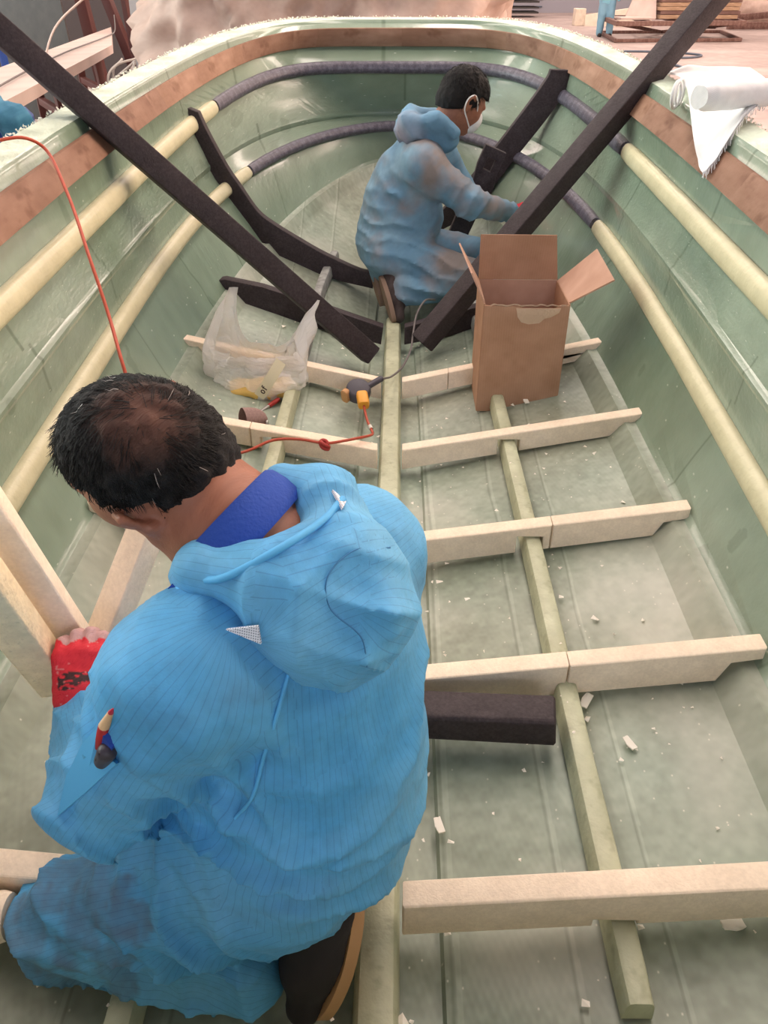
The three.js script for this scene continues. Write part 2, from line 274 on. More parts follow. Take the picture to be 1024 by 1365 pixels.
// ------------------------------------------------------------------ hall
{
  const { x0, x1, s0, s1, y0, y1 } = HALL, w = x1 - x0, d = s1 - s0, cx = (x0 + x1) / 2, cs = (s0 + s1) / 2, t = .3;
  const bx = (a, b, c, x, y, s) => { const g = new THREE.BoxGeometry(a, b, c); g.translate(x, y, -s); const P = g.attributes.position, N = g.attributes.normal, U = g.attributes.uv; for (let i = 0; i < P.count; i++) { if (Math.abs(N.getY(i)) > .5) U.setXY(i, P.getX(i), P.getZ(i)); else if (Math.abs(N.getX(i)) > .5) U.setXY(i, P.getZ(i), P.getY(i)); else U.setXY(i, P.getX(i), P.getY(i)); } return g; };
  struct('floor', bx(w + 2 * t, t, d + 2 * t, cx, y0 - t / 2, cs), M.concrete);
  struct('ceiling', bx(w + 2 * t, t, d + 2 * t, cx, y1 + t / 2, cs), M.roof);
  struct('wall_left', bx(t, y1 - y0, d, x0 - t / 2, (y0 + y1) / 2, cs), M.wall);
  struct('wall_right', bx(t, y1 - y0, d, x1 + t / 2, (y0 + y1) / 2, cs), M.wall);
  struct('wall_back', bx(w + 2 * t, y1 - y0, t, cx, (y0 + y1) / 2, s1 + t / 2), M.siding);
  struct('wall_front', bx(w + 2 * t, y1 - y0, t, cx, (y0 + y1) / 2, s0 - t / 2), M.wall);
  const rails = []; for (let i = 0; i < 5; i++) rails.push(boxAt(9, .06, .05, 2, .12 + i * .3, s1 - .03, .01)); // horizontal ribs of the far cladding
  struct('trim_1', merge(rails), M.paint);
  ROOF.forEach(([x, s, ww, L, c, k], i) => {
    const m = struct(`window_${i + 1}`, new THREE.BoxGeometry(ww, .04, L).translate(x, y1 - .03, -s), std({ color: 0xf4f0ec, emissive: c, emissiveIntensity: .9, roughness: .6 }));
    m.castShadow = false;
    const l = new THREE.RectAreaLight(c, k, ww, L); l.position.set(x, y1 - .07, -s); l.rotation.x = -Math.PI / 2; scene.add(l);
  });
  PANES.forEach(([x, y, s, ww, hh, f, c, k], i) => {
    const side = f !== 'front'; const m = struct(`window_${ROOF.length + i + 1}`, new THREE.BoxGeometry(side ? .04 : ww, hh, side ? ww : .04).translate(x + (f === 'right' ? .03 : f === 'left' ? -.03 : 0), y, -s - (f === 'front' ? .03 : 0)), std({ color: 0xf0f2f4, emissive: c, emissiveIntensity: 1.0, roughness: .6 }));
    m.castShadow = false;
    const l = new THREE.RectAreaLight(c, k, ww, hh); l.position.set(x + (f === 'right' ? .08 : f === 'left' ? -.08 : 0), y, -s - (f === 'front' ? .08 : 0)); l.rotation.y = f === 'front' ? Math.PI : f === 'right' ? -Math.PI / 2 : Math.PI / 2; scene.add(l);
  });
}

// ------------------------------------------------------------------ hull
// each lengthwise line of the hull: half breadth W, bow end S, plan exponents a b, height h0 + h1 t + h2 t^2 with t = s - 2
const LN = {
  keel: [.11, 4.42, 1.1, .7], floorIn: [.69, 4.69, 1.186, .675], shelf: [.732, 4.74, 1.186, .675], chine: [.776, 4.784, 1.186, .675, .187, .037, .023],
  lower: [.862, 4.80, 1.2, .46, .399, .086, -.001], ridge: [.876, 4.90, .881, .451, .544, .066, -.005], upper: [.934, 4.812, .476, .532, .686, .054, .01],
  stripb: [.958, 4.927, .399, .847, .796, .07, .001], stript: [1.012, 4.915, .453, .83, .865, .065, .005], gunin: [1.027, 4.976, .482, .849, .898, .068, .003], gunout: [1.129, 5.058, .446, .842, .916, .061, .004],
};
const S0 = 1.2, SA = -0.7, NA = 22, NT = 44;
const keelY = (s) => s > 3.2 ? .22 * ((s - 3.2) / 1.2) ** 2 : 0;
function lineY(k, s) {
  const t = s - 2, c = LN.chine;
  const cy = c[4] + c[5] * t + c[6] * t * t * (s < 2 ? .5 : 1);
  if (k === 'keel') return .0 + keelY(s); if (k === 'chine') return cy; if (k === 'shelf') return cy - .006; if (k === 'floorIn') return cy - .058;
  const L = LN[k]; return L[4] + L[5] * t + L[6] * t * t;
}
// point on a line; j runs 0..2*(NA+NT) from the port side aft round the bow to starboard
const NJ = 2 * (NA + NT);
function linePt(k, j) {
  const side = j < NJ / 2 ? -1 : 1; const i = side < 0 ? j : NJ - j; const [W, S, a, b] = LN[k]; let x, s;
  if (i < NA) { x = W; s = SA + (S0 - SA) * i / NA; } else { const th = (i - NA) / NT * Math.PI / 2; x = W * Math.max(0, Math.cos(th)) ** a; if (i === NJ / 2) x = 0; s = S0 + (S - S0) * Math.sin(th) ** b; }
  return V(side * x, lineY(k, s), s);
}
// height of the inside floor under (x, s)
function floorY(x, s) { const cy = lineY('floorIn', s), ax = Math.abs(x); const [W, S, a, b] = LN.floorIn; let w = W; if (s > S0) { const sn = clamp((s - S0) / (S - S0)) ** (1 / b); w = W * Math.sqrt(1 - sn * sn) ** a; } return lerp(keelY(s), cy, clamp(ax / Math.max(w, .05), 0, 1.1)); }
const hull = thing('boat_hull', 'pale green fibreglass boat hull with blunt rounded bow, open at the top and under construction', 'boat', [0, HALL.y0, 2]);
function hullSheet(lines, uvFn, crease = .55) { // lines: functions j -> point
  const n = lines.length, pos = [], uv = [], idx = [];
  for (let j = 0; j <= NJ; j++) lines.forEach((f, i) => { const p = f(j); pos.push(p.x, p.y, p.z); uv.push(...uvFn(p, i, j)); });
  for (let j = 0; j < NJ; j++) for (let i = 0; i < n - 1; i++) { const a = j * n + i, b = a + 1, c = a + n, d = c + 1; idx.push(a, c, b, b, c, d); }
  const g = new THREE.BufferGeometry(); g.setAttribute('position', new THREE.Float32BufferAttribute(pos, 3)); g.setAttribute('uv', new THREE.Float32BufferAttribute(uv, 2)); g.setIndex(idx);
  return toCreasedNormals(g, crease);
}
const at = (k, dx = 0, dy = 0) => (j) => { const p = linePt(k, j); if (dx) { const c = V(0, 0, 1.6), L = Math.hypot(p.x - 0, p.z < c.z ? p.z - c.z : 0) || 1; p.x += dx * p.x / L; if (p.z < c.z) p.z += dx * (p.z - c.z) / L; } p.y += dy; return p; };
const mid = (f, g, t) => (j) => f(j).lerp(g(j), t);
const uvFloor = (p) => [p.x / 1.8 + .5, (-p.z + .8) / 5.4];
{
  const k = at('keel'), fi = at('floorIn'), sh = at('shelf');
  const centre = (j) => { const p = linePt('keel', j); p.x *= .001; p.y -= .016; return p; };
  const k0 = (j) => { const p = k(j); p.x *= .95; p.y -= .016; return p; };
  obj('floor_laminate', local(hullSheet([centre, k0, k, mid(k, fi, .25), mid(k, fi, .5), mid(k, fi, .75), mid(k, fi, .97), fi, mid(fi, sh, .35), mid(fi, sh, .8), (j) => mid(at('shelf'), at('chine'), .08)(j).setY(at('shelf')(j).y + .004), mid(sh, at('chine'), .5), at('chine', -.012)], uvFloor, .5), hull), M.floorLam, hull);
  const prof = [at('chine', -.012), at('chine', .004, .014), mid(at('chine', .006, .02), at('lower'), .33), mid(at('chine', .006, .02), at('lower'), .66), at('lower'), mid(at('lower'), at('ridge', 0, -.02), .6), at('ridge', -.002, -.018), at('ridge', -.008, -.006), at('ridge', -.007, .003), at('ridge', .006, .014), mid(at('ridge', .006, .014), at('upper'), .5), at('upper'), at('stripb', .008), at('stript', .006), at('gunin', 0, -.012), at('gunin', .006, -.002), at('gunin', .014, .004)];
  const vv = [0]; for (let i = 1; i < prof.length; i++) vv.push(vv[i - 1] + prof[i](10).distanceTo(prof[i - 1](10)));
  const arc = [0]; for (let j = 1; j <= NJ; j++) arc.push(arc[j - 1] + linePt('upper', j).distanceTo(linePt('upper', j - 1)));
  obj('side_laminate', local(hullSheet(prof, (p, i, j) => { const q = -p.z, w = .7 + (q < 3 ? q : 3 + 1.2 * Math.atan2(q - 3, Math.abs(p.x))); return [(j <= NJ / 2 ? w : 11.17 - w) / 12.2, vv[i] / .95]; }, .45), hull), M.sideLam, hull);
  const uvA = (p, i, j) => [arc[j], i * .05];
  obj('gunwale_flange', local(hullSheet([at('gunin', .014, .004), mid(at('gunin', 0, .006), at('gunout'), .4), at('gunout', -.012), at('gunout', 0, -.012), at('gunout', .004, -.05), (j) => { const p = linePt('gunout', j); p.y = HALL.y0; p.x *= .93; return p; }], uvA, .6), hull), M.flange, hull);
  // raw glass strands standing up along the trimmed outer edge
  const tufts = []; for (let i = 0; i < 2600; i++) { const j = R(4, NJ - 4), p = at('gunout')(Math.floor(j)).lerp(at('gunout')(Math.floor(j) + 1), j % 1); const g = new THREE.ConeGeometry(R(.002, .0055), R(.004, .012), 4); g.rotateX(R(-1.2, 1.2)); g.rotateZ(R(-1.2, 1.2)); g.translate(p.x + R(-.014, .006) * Math.sign(p.x || 1), p.y + R(-.006, .008), p.z + R(-.01, .01)); tufts.push(g); }
  const tf = obj('fibre_fringe', local(merge(tufts), hull), M.fibre, hull); tf.userData.kind = 'stuff';
  // transom that closes the boat behind the camera
  obj('transom', local(plate([[-1.1, .85], [-.95, .5], [-.8, .05], [0, -.04], [.8, .05], [.95, .5], [1.1, .85]], SA, .04), hull), M.floorLam, hull);
  // timber sheer strip in butted lengths
  const strip = (j0, j1, mat) => { const rings = []; for (let j = j0; j <= j1; j++) { const a = at('stripb', -.004, .0)(j), b = at('stript', -.004, 0)(j), a2 = at('stripb', -.02, .003)(j), b2 = at('stript', -.02, -.002)(j); rings.push([a, b, b2.clone().lerp(b, .15), b2.clone().lerp(a2, .06), a2.clone().lerp(b2, .06), a2.clone().lerp(a, .15)]); } return obj('timber_strip', local(loft(rings, { crease: .5 }), hull), mat, hull); };
  const cuts = [0, 14, 26, 38, 50, 62, 74, 84, 96, 108, 119, NJ]; for (let i = 0; i < cuts.length - 1; i++) strip(cuts[i], cuts[i + 1], i % 2 ? M.stripWood : M.stripWood2);
}

// lengthwise stringers on the sides: half-round bars bedded on the laminate
function sideStringer(name, label, key, j0, j1, mat, r, group) {
  const rings = []; const up = (j) => at(key === 'lower' ? 'ridge' : 'stripb')(j).sub(at(key === 'lower' ? 'chine' : 'lower')(j)).normalize(); const P = (j) => { const a = Math.floor(j), t = j - a; return at(key)(a).lerp(at(key)(Math.min(NJ, a + 1)), t); };
  const n = Math.ceil(Math.abs(j1 - j0) * 1.2) + 2;
  for (let i = 0; i <= n; i++) {
    const j = lerp(j0, j1, i / n), p = P(j), t = P(Math.min(NJ, j + .5)).sub(P(Math.max(0, j - .5))).normalize(); const u = up(Math.round(j)); u.addScaledVector(t, -u.dot(t)).normalize(); const nrm = new THREE.Vector3().crossVectors(t, u).normalize(); if (nrm.dot(p.clone().sub(V(0, p.y, 2.2))) > 0) nrm.negate();
    const e = i === 0 || i === n ? .88 : 1; const ring = []; for (let q = 0; q < 14; q++) { const a = q / 14 * Math.PI * 2; const cu = Math.cos(a), cn = Math.sin(a); ring.push(p.clone().addScaledVector(u, Math.sign(cu) * Math.abs(cu) ** .8 * r * e * (1 + .03 * noise3(j * 2, q, 3))).addScaledVector(nrm, .012 + Math.sign(cn) * Math.abs(cn) ** .8 * r * .8 * e)); }
    rings.push(ring);
  }
  const c = P((j0 + j1) / 2); const m = obj(name, loft(rings, { crease: 1.0 }).translate(-c.x, -c.y, -c.z), mat); m.position.copy(c); return tag(m, label, 'stringer', group);
}
// which j has the wanted s on a side
function jAt(key, s, side) { for (let i = 0; i <= NJ / 2; i++) { const j = side < 0 ? i : NJ - i; if (-linePt(key, j).z >= s) return j; } return NJ / 2; }
const jl = (k, s) => jAt(k, s, -1), jr = (k, s) => jAt(k, s, 1);
sideStringer('side_stringer', 'pale cream upper stringer along the left side just below the brown timber strip', 'upper', 0, jl('upper', 3.95), M.stringer, .033);
sideStringer('side_stringer', 'pale cream upper stringer along the right side, below the white cloth and timber strip', 'upper', jr('upper', 3.25), NJ, M.stringer, .033);
sideStringer('bow_stringer', 'dark grey upper stringer curving round the bow just under the timber strip', 'upper', jl('upper', 3.95) + .3, jr('upper', 3.25) - .3, M.darkTube, .03);
sideStringer('side_stringer', 'pale cream lower stringer along the left side, behind the balding man', 'lower', 0, jl('lower', 3.88), M.stringer, .03);
sideStringer('side_stringer', 'pale cream lower stringer along the right side, nearest the open cardboard box', 'lower', jr('lower', 3.1), NJ, M.stringer, .03);
sideStringer('bow_stringer', 'dark grey lower stringer curving round the bow behind the masked worker', 'lower', jl('lower', 3.88) + .3, jr('lower', 3.1) - .3, M.darkTube, .027);

// stringers on the floor
const trap = (w, h) => { const o = [[-w / 2, 0], [w / 2, 0]]; for (const [x, y] of [[.46, .55], [.43, .78], [.36, .94], [.24, 1], [-.24, 1], [-.36, .94], [-.43, .78], [-.46, .55]]) o.push([x * w, y * h]); return o; };
function floorBar(name, label, pts, w, h, mat) {
  const c = cat(pts), n = 40, rings = []; for (let i = 0; i <= n; i++) { const p = c.getPointAt(i / n), t = c.getTangentAt(i / n), s = new THREE.Vector3().crossVectors(t, new THREE.Vector3(0, 1, 0)).normalize(), u = new THREE.Vector3().crossVectors(s, t), e = i === 0 || i === n ? .94 : 1; const k = 1 + .025 * noise3(i * .35, pts[0].x * 9, 4); rings.push(trap(w * k, h).map(([x, y]) => p.clone().addScaledVector(s, x * e).addScaledVector(u, y * e))); }
  const o = pts[0]; const m = obj(name, loft(rings, { crease: .55 }).translate(-o.x, -o.y, -o.z), mat); m.position.copy(o); return tag(m, label, 'stringer');
}
floorBar('keel_stringer', 'wide pale green centre stringer running along the keel from front to bow', [V(0, -.008, -.5), V(0, -.008, 1), V(0, -.008, 2.2), V(0, -.006, 3.44)], .072, .052, M.stringerFloor);
const onF = (x, s, d = -.004) => V(x, floorY(x, s) + d, s);
floorBar('floor_stringer', 'narrow pale floor stringer on the right, its cut brownish end at the lower right', [onF(.388, .535), onF(.386, 1.1), onF(.384, 1.6), onF(.376, 2.2), onF(.366, 2.75)], .05, .05, M.stringerFloor);
floorBar('floor_stringer', 'narrow pale floor stringer on the left between the balding man and the plastic bag', [onF(-.37, .36), onF(-.365, 1.1), onF(-.362, 1.7), onF(-.358, 2.2), onF(-.352, 2.74)], .05, .05, M.stringerFloor);
floorBar('floor_stringer', 'fuzzy grey floor stringer on the left between the plastic bag and the dark curved frame', [onF(-.352, 2.76), onF(-.345, 3.1), onF(-.33, 3.5), onF(-.29, 3.84)], .048, .046, M.greyTube);
floorBar('floor_stringer', 'fuzzy grey floor stringer on the right, mostly behind the cardboard box', [onF(.366, 2.77), onF(.355, 3.1), onF(.335, 3.5), onF(.29, 3.84)], .048, .046, M.greyTube);

// ------------------------------------------------------------------ pale transverse frames
const ROWS = [[.675, .132, .228], [1.176, .103, .212], [1.678, .091, .21], [2.179, .084, .222], [2.681, .086, .254]];
function palefr(label, row, side, { joint, x0 = .04, x1 = .775, notch = .70 } = {}) {
  const [s, y0, y1] = ROWS[row]; const o = thing('transverse_frame', label, 'frame', [side * x0, y0 - .06, s]);
  const top = (x) => lerp(y0, y1, (x - .04) / .735); const bot = (x) => Math.max(floorY(x, s) + .003, top(x) - .085);
  const seg = (a, b) => {
    const p = [[a, top(a)], [b, top(b)]]; const xs = .375, hw = .034;
    if (b > notch) p.push([b, top(b) - .032], [notch + .014, top(notch + .014) - .036], [notch - .006, bot(notch - .006)]); else p.push([b, bot(b)]);
    if (a < xs - hw && b > xs + hw) p.push([xs + hw, bot(xs + hw)], [xs + hw, floorY(xs, s) + .05], [xs - hw, floorY(xs, s) + .05], [xs - hw, bot(xs - hw)]);
    p.push([a, bot(a)]); const q = p.map(([x, y]) => [x * side, y]); if (side < 0) q.reverse(); return plate(q.reverse(), s, .046, .0055);
  };
  if (joint) { obj('frame_section', local(seg(x0, joint - .001), o), M.foam, o); obj('frame_section', local(seg(joint + .001, x1), o), M.foam, o); } else obj('frame_section', local(seg(x0, x1), o), M.foam, o);
  return o;
}
palefr('cream foam frame nearest the camera on the right, notched over the floor stringer', 0, 1, { x1: .74 });
palefr('cream foam frame at the left edge beside the kneeling man\'s knee', 0, -1, { x0: .3 });
palefr('cream foam frame on the right directly behind the dark foam block', 1, 1, { joint: .385 });
palefr('cream foam frame on the right level with the kneeling man\'s hood, two sections butted', 2, 1, { joint: .43 });
palefr('cream foam frame whose short left end shows beside the balding man\'s cheek', 2, -1);
palefr('cream foam frame right in front of the cardboard box', 3, 1);
palefr('cream foam frame on the left behind the balding head, crossed by the orange cord', 3, -1, { joint: .44 });
palefr('cream foam frame on the right passing behind the cardboard box', 4, 1, { joint: .21 });
palefr('cream foam frame on the left passing behind the white plastic bag', 4, -1, { joint: .36 });

// the three sticks in the kneeling man's hand, and the offcut by his knee
function stick(label, a, b, w, h, mat, up, group) { const c = a.clone(); const m = obj('foam_stick', bar(a, b, rrect(w, h, .004), up, .004).translate(-c.x, -c.y, -c.z), mat); m.position.copy(c); return tag(m, label, 'foam stick', group); }
stick('cream foam stick in the red glove, upper of the two at the left edge', V(-.512, .36, .965), V(-.53, .83, .83), .05, .034, M.foam, new THREE.Vector3(.2, .2, .9));
stick('rough yellowish foam stick in the red glove, lower of the two at the left edge', V(-.553, .33, .926), V(-.515, .74, .755), .056, .05, M.foamRough, new THREE.Vector3(.2, .35, .9));
stick('cream foam stick leaning from the red glove up behind the man\'s chin', V(-.505, .335, .965), V(-.392, .575, 1.12), .052, .046, M.foam, new THREE.Vector3(-.35, .6, .6));
{ const a = V(-.548, .12, .6), o = thing('foam_offcut', 'rounded cream foam offcut end at the left edge beside the man\'s knee', 'offcut', [-.62, floorY(-.62, .6), .6]);
  obj('offcut_body', local(bar(V(-.72, .165, .6), V(-.55, .165, .61), rrect(.07, .075, .034, 5), undefined, .012), o), M.foam, o); void a; }

// ------------------------------------------------------------------ dark frames, props and block
function dark(name, label, category, geo, pos) { const o = V(...pos); const m = obj(name, geo.translate(-o.x, -o.y, -o.z), M.darkFoam); m.position.copy(o); return tag(m, label, category); }
const smoothPoly = (pts, n) => new THREE.CatmullRomCurve3(pts.map(([x, y]) => new THREE.Vector3(x, y, 0)), false, 'catmullrom', .5).getPoints(n).map((p) => [p.x, p.y]);
const r7o = [[-.912, .882], [-.866, .799], [-.850, .717], [-.795, .568], [-.715, .45], [-.639, .304], [-.508, .236], [-.302, .15], [-.10, .1]];
const r7i = [[-.09, .175], [-.166, .189], [-.325, .262], [-.443, .329], [-.549, .395], [-.617, .45], [-.686, .556], [-.738, .64], [-.804, .779], [-.832, .852]];
dark('curved_frame', 'dark curved frame on the left running from under the timber strip down to the keel', 'frame', plate([...smoothPoly(r7o, 40), ...smoothPoly(r7i, 40)].reverse(), 3.68, .05), [-.3, .18, 3.68]);
const r8o = [[.828, .965], [.765, .82], [.61, .61], [.45, .40], [.28, .23], [.06, .15]], r8i = [[.05, .24], [.22, .32], [.395, .515], [.555, .72], [.695, .915], [.72, .968]];
dark('curved_frame', 'dark curved frame on the right rising behind the worker to the timber strip', 'frame', plate([...r8o.slice(0, 1), ...smoothPoly(r8o, 40), ...smoothPoly(r8i, 40)], 4.185, .05), [.3, .25, 4.185]);
dark('floor_frame', 'dark cranked floor frame left of the keel, behind the plastic bag', 'frame', plate([[-.714, .30], [-.708, .245], [-.64, .18], [-.58, .157], [-.392, .114], [-.05, .026], [-.04, .103], [-.324, .202], [-.537, .273], [-.689, .304]], 3.18, .05), [-.3, .1, 3.18]);
dark('floor_frame', 'dark floor frame right of the keel under the worker\'s knees', 'frame', plate([[.05, .104], [.239, .158], [.361, .20], [.69, .3], [.70, .24], [.58, .158], [.367, .112], [.244, .066], [.05, .026]].reverse(), 3.18, .05), [.3, .1, 3.18]);
{ // loose notched board standing in front of the worker
  const a = V(.293, .23, 3.95), b = V(.47, .665, 3.95); const d = b.clone().sub(a).normalize(), n = new THREE.Vector3(d.y, -d.x, 0); const P = (l, w) => { const q = a.clone().addScaledVector(d, l).addScaledVector(n, w); return [q.x, q.y]; };
  const sh = new THREE.Shape([P(0, -.045), P(.2, -.05), P(.3, -.042), P(.38, -.055), P(.47, -.055), P(.47, .05), P(.36, .05), P(.31, .066), P(.22, .048), P(0, .045)].map((q) => new THREE.Vector2(...q)));
  sh.holes.push(new THREE.Path([P(.37, -.022), P(.37, .018), P(.425, .018), P(.425, -.022)].map((q) => new THREE.Vector2(...q))));
  const g = new THREE.ExtrudeGeometry(sh, { depth: .034, bevelEnabled: true, bevelSize: .003, bevelThickness: .003, bevelOffset: -.003, bevelSegments: 2 }); g.translate(0, 0, -3.97);
  dark('notched_board', 'dark notched board with a square hole leaning beside the worker\'s bent arm', 'board', toCreasedNormals(g, .5), [.293, .23, 3.95]);
}
{ const q = rrect(.078, .078, .004);
  const La = V(-.085, .075, 2.93), Lg = V(-1.002, 1.012, 2.75), Ra = V(.12, .085, 3.03), Rg = V(.99, 1.056, 3.39);
  const ext = (a, g, k) => a.clone().lerp(g, k);
  dark('prop_beam', 'long dark square beam leaning from the keel out over the left gunwale', 'beam', bar(La, ext(La, Lg, 1.75), q, V(0, 1, .25)), [-.075, .075, 2.93]);
  dark('prop_beam', 'long dark square beam leaning from beside the keel out over the right gunwale', 'beam', bar(Ra, ext(Ra, Rg, 2.0), q, V(0, 1, -.2)), [.11, .085, 3.03]);
}
dark('foam_block', 'short dark rectangular foam block lying on the floor right of the kneeling man', 'block', bar(V(.34, .125, 1.035), V(-.03, .085, 1.085), rrect(.075, .07, .01)), [.2, .06, 1.05]);

// ------------------------------------------------------------------ cardboard box
{
  const o = thing('cardboard_box', 'tall open brown cardboard box with raised flaps standing on the hull floor', 'box', [.44, .07, 2.6]);
  const x0 = .302, x1 = .577, s0 = 2.47, s1 = 2.715, yb = .066, yt = .452, t = .006; const mk = (n, g, m = M.card) => obj(n, local(g, o), m, o);
  const uvb = (g) => { const P = g.attributes.position, N = g.attributes.normal, U = g.attributes.uv; for (let i = 0; i < P.count; i++) { const ny = Math.abs(N.getY(i)), nx = Math.abs(N.getX(i)); if (ny > .7) U.setXY(i, P.getX(i), P.getZ(i)); else if (nx > .7) U.setXY(i, P.getZ(i), P.getY(i)); else U.setXY(i, P.getX(i), P.getY(i)); } return g; };
  // front panel with a torn upper edge
  const top = []; for (let i = 0; i <= 24; i++) { const u = i / 24; top.push([lerp(x0, x1, u), yt - .004 - .005 * Math.max(0, noise3(u * 22, 2, 1)) - (u > .45 && u < .85 ? .012 : 0)]); }
  mk('front_panel', plate([[x0, yb], [x1, yb], ...top.reverse()], s0, t, .001));
  mk('back_panel', uvb(boxAt(x1 - x0, yt - yb, t, (x0 + x1) / 2, (yb + yt) / 2, s1, .001)), M.cardIn);
  mk('side_panel', uvb(boxAt(t, yt - yb, s1 - s0, x0, (yb + yt) / 2, (s0 + s1) / 2, .001))); mk('side_panel', uvb(boxAt(t, yt - yb, s1 - s0, x1, (yb + yt) / 2, (s0 + s1) / 2, .001)));
  mk('bottom_panel', uvb(boxAt(x1 - x0, t, s1 - s0, (x0 + x1) / 2, yb + .004, (s0 + s1) / 2, .001)), M.cardIn);
  const flap = (a, b, c, d, m) => { const n = new THREE.Vector3().crossVectors(b.clone().sub(a), d.clone().sub(a)).normalize().multiplyScalar(.0025); return mk('flap', loft([[a, b, c, d].map((p) => p.clone().add(n)), [a, b, c, d].map((p) => p.clone().sub(n))], { crease: .3 }), m); };
  flap(V(x0, yt + .002, s1), V(x1, yt + .002, s1), V(x1 - .018, yt + .15, s1 + .012), V(x0 - .002, yt + .152, s1 + .006), M.card);
  flap(V(x1, yt, s0 + .01), V(x1, yt, s1 - .01), V(x1 + .115, yt + .115, s1 - .03), V(x1 + .14, yt + .07, s0 + .03), M.cardIn);
  flap(V(x0, yt, s1 - .01), V(x0, yt, s0 + .005), V(x0 - .045, yt + .09, s0 + .03), V(x0 - .075, yt + .13, s1 - .02), M.cardIn);
  // torn strip and the patch where the flap was pulled off
  const ragged = []; for (let i = 0; i <= 20; i++) ragged.push(V(lerp(x0 + .02, x1 - .01, i / 20), yt - .004 + .004 * noise3(i * 1.3, 4, 2), s0 - .002 + .003 * noise3(i * .9, 8, 1)));
  mk('torn_edge', tube(ragged, .0025, 60, 5), M.cardTorn);
  const pt = [[.405, .44], [.55, .44], [.545, .425], [.52, .41], [.50, .405], [.485, .39], [.45, .386], [.425, .393], [.412, .41]]; mk('torn_patch', plate(pt.reverse(), s0 - .005, .003, .0008), M.cardTorn);
}

// ------------------------------------------------------------------ plastic bag, socket, cords and small things
{
  const o = thing('plastic_bag', 'white translucent plastic carrier bag with handles up and yellow contents', 'bag', [-.47, .08, 2.56]);
  const n = 72, m = 26, pos = [], uv = [], idx = [];
  for (let j = 0; j <= m; j++) for (let i = 0; i <= n; i++) {
    const a = i / n * Math.PI * 2, t = j / m; const pk = (c, w) => { let d = Math.abs(a - c); d = Math.min(d, 2 * Math.PI - d); return Math.min(1, 1.35 * Math.exp(-((d / w) ** 2))); };
    const h1 = pk(2.55, .42), h2 = pk(.25, .34); const H = .17 + .2 * h1 + .17 * h2; const y = t * H;
    let rx = .155 * (1 - .12 * t), rs = .105 * (1 - .45 * t); const cr = 1 + .2 * noise3(Math.cos(a) * 3, Math.sin(a) * 3, t * 3) + .09 * (1 - 2 * Math.abs(noise3(Math.cos(a) * 7, Math.sin(a) * 7, t * 6))); const bot = Math.min(1, t * 9); const q = (.86 + .14 * bot) * cr; rx *= q; rs *= q;
    const up = Math.max(0, y - .16) / .18; let x = Math.cos(a) * rx * (1 + .1 * Math.sin(t * 3)) - up * h1 * (-.035) + up * h2 * .1; const s = Math.sin(a) * rs + up * .03 - .02 * t + .01;
    pos.push(-.475 + x, .085 + y + floorY(x - .475, 2.55) * .15 - .02 + (j === 0 ? 0 : .008 * noise3(x * 30, s * 30, t * 6)), -(2.565 + s)); uv.push(i / n * .9, t * .4);
  }
  for (let j = 0; j < m; j++) for (let i = 0; i < n; i++) { const a = j * (n + 1) + i; idx.push(a, a + 1, a + n + 2, a, a + n + 2, a + n + 1); }
  const c0 = pos.length / 3; pos.push(-.475, .085, -2.565); uv.push(.5, .5); for (let i = 0; i < n; i++) idx.push(c0, i + 1, i);
  const g = new THREE.BufferGeometry(); g.setAttribute('position', new THREE.Float32BufferAttribute(pos, 3)); g.setAttribute('uv', new THREE.Float32BufferAttribute(uv, 2)); g.setIndex(idx); g.computeVertexNormals();
  obj('bag_film', local(g, o), M.bag, o);
  const con = sdfMesh([ell(V(-.50, .115, 2.53), [.11, .025, .06], .03), ell(V(-.42, .115, 2.55), [.08, .03, .06], .03)], .008, { disp: (x, y, z) => .008 * noise3(x * 40, y * 40, z * 40) });
  tag(obj('yellow_contents', con.translate(.475, -.1, 2.55), M.yellow), 'soft yellow contents lying in the bottom of the white plastic bag', 'packet').position.copy(V(.475 - .95, .1, 2.55));
  // paper strip seen on the near side of the bag, lettered
  const cv = document.createElement('canvas'); cv.width = 256; cv.height = 64; const cx = cv.getContext('2d'); cx.fillStyle = '#ece3c4'; cx.fillRect(0, 0, 256, 64); cx.fillStyle = '#4a3a30'; cx.font = 'bold 50px sans-serif'; cx.textAlign = 'left'; cx.fillText('of', 30, 48);
  const tx = new THREE.CanvasTexture(cv); tx.colorSpace = THREE.SRGBColorSpace;
  const sg = new THREE.BufferGeometry(); const A = V(-.455, .13, 2.435), B = V(-.375, .245, 2.475), nn = new THREE.Vector3(.015, -.012, 0); const ps = [], us = [], is = [];
  for (let i = 0; i <= 8; i++) for (let k = 0; k < 2; k++) { const p = A.clone().lerp(B, i / 8).addScaledVector(nn, k ? 1 : -1); p.z += .012 * Math.sin(i / 8 * Math.PI); ps.push(p.x, p.y, p.z); us.push(i / 8, k ? 0 : 1); }
  for (let i = 0; i < 8; i++) { const a = i * 2; is.push(a, a + 1, a + 3, a, a + 3, a + 2); }
  sg.setAttribute('position', new THREE.Float32BufferAttribute(ps, 3)); sg.setAttribute('uv', new THREE.Float32BufferAttribute(us, 2)); sg.setIndex(is); sg.computeVertexNormals();
  obj('paper_strip', local(sg, o), std({ map: tx, roughness: .8 }), o);
}
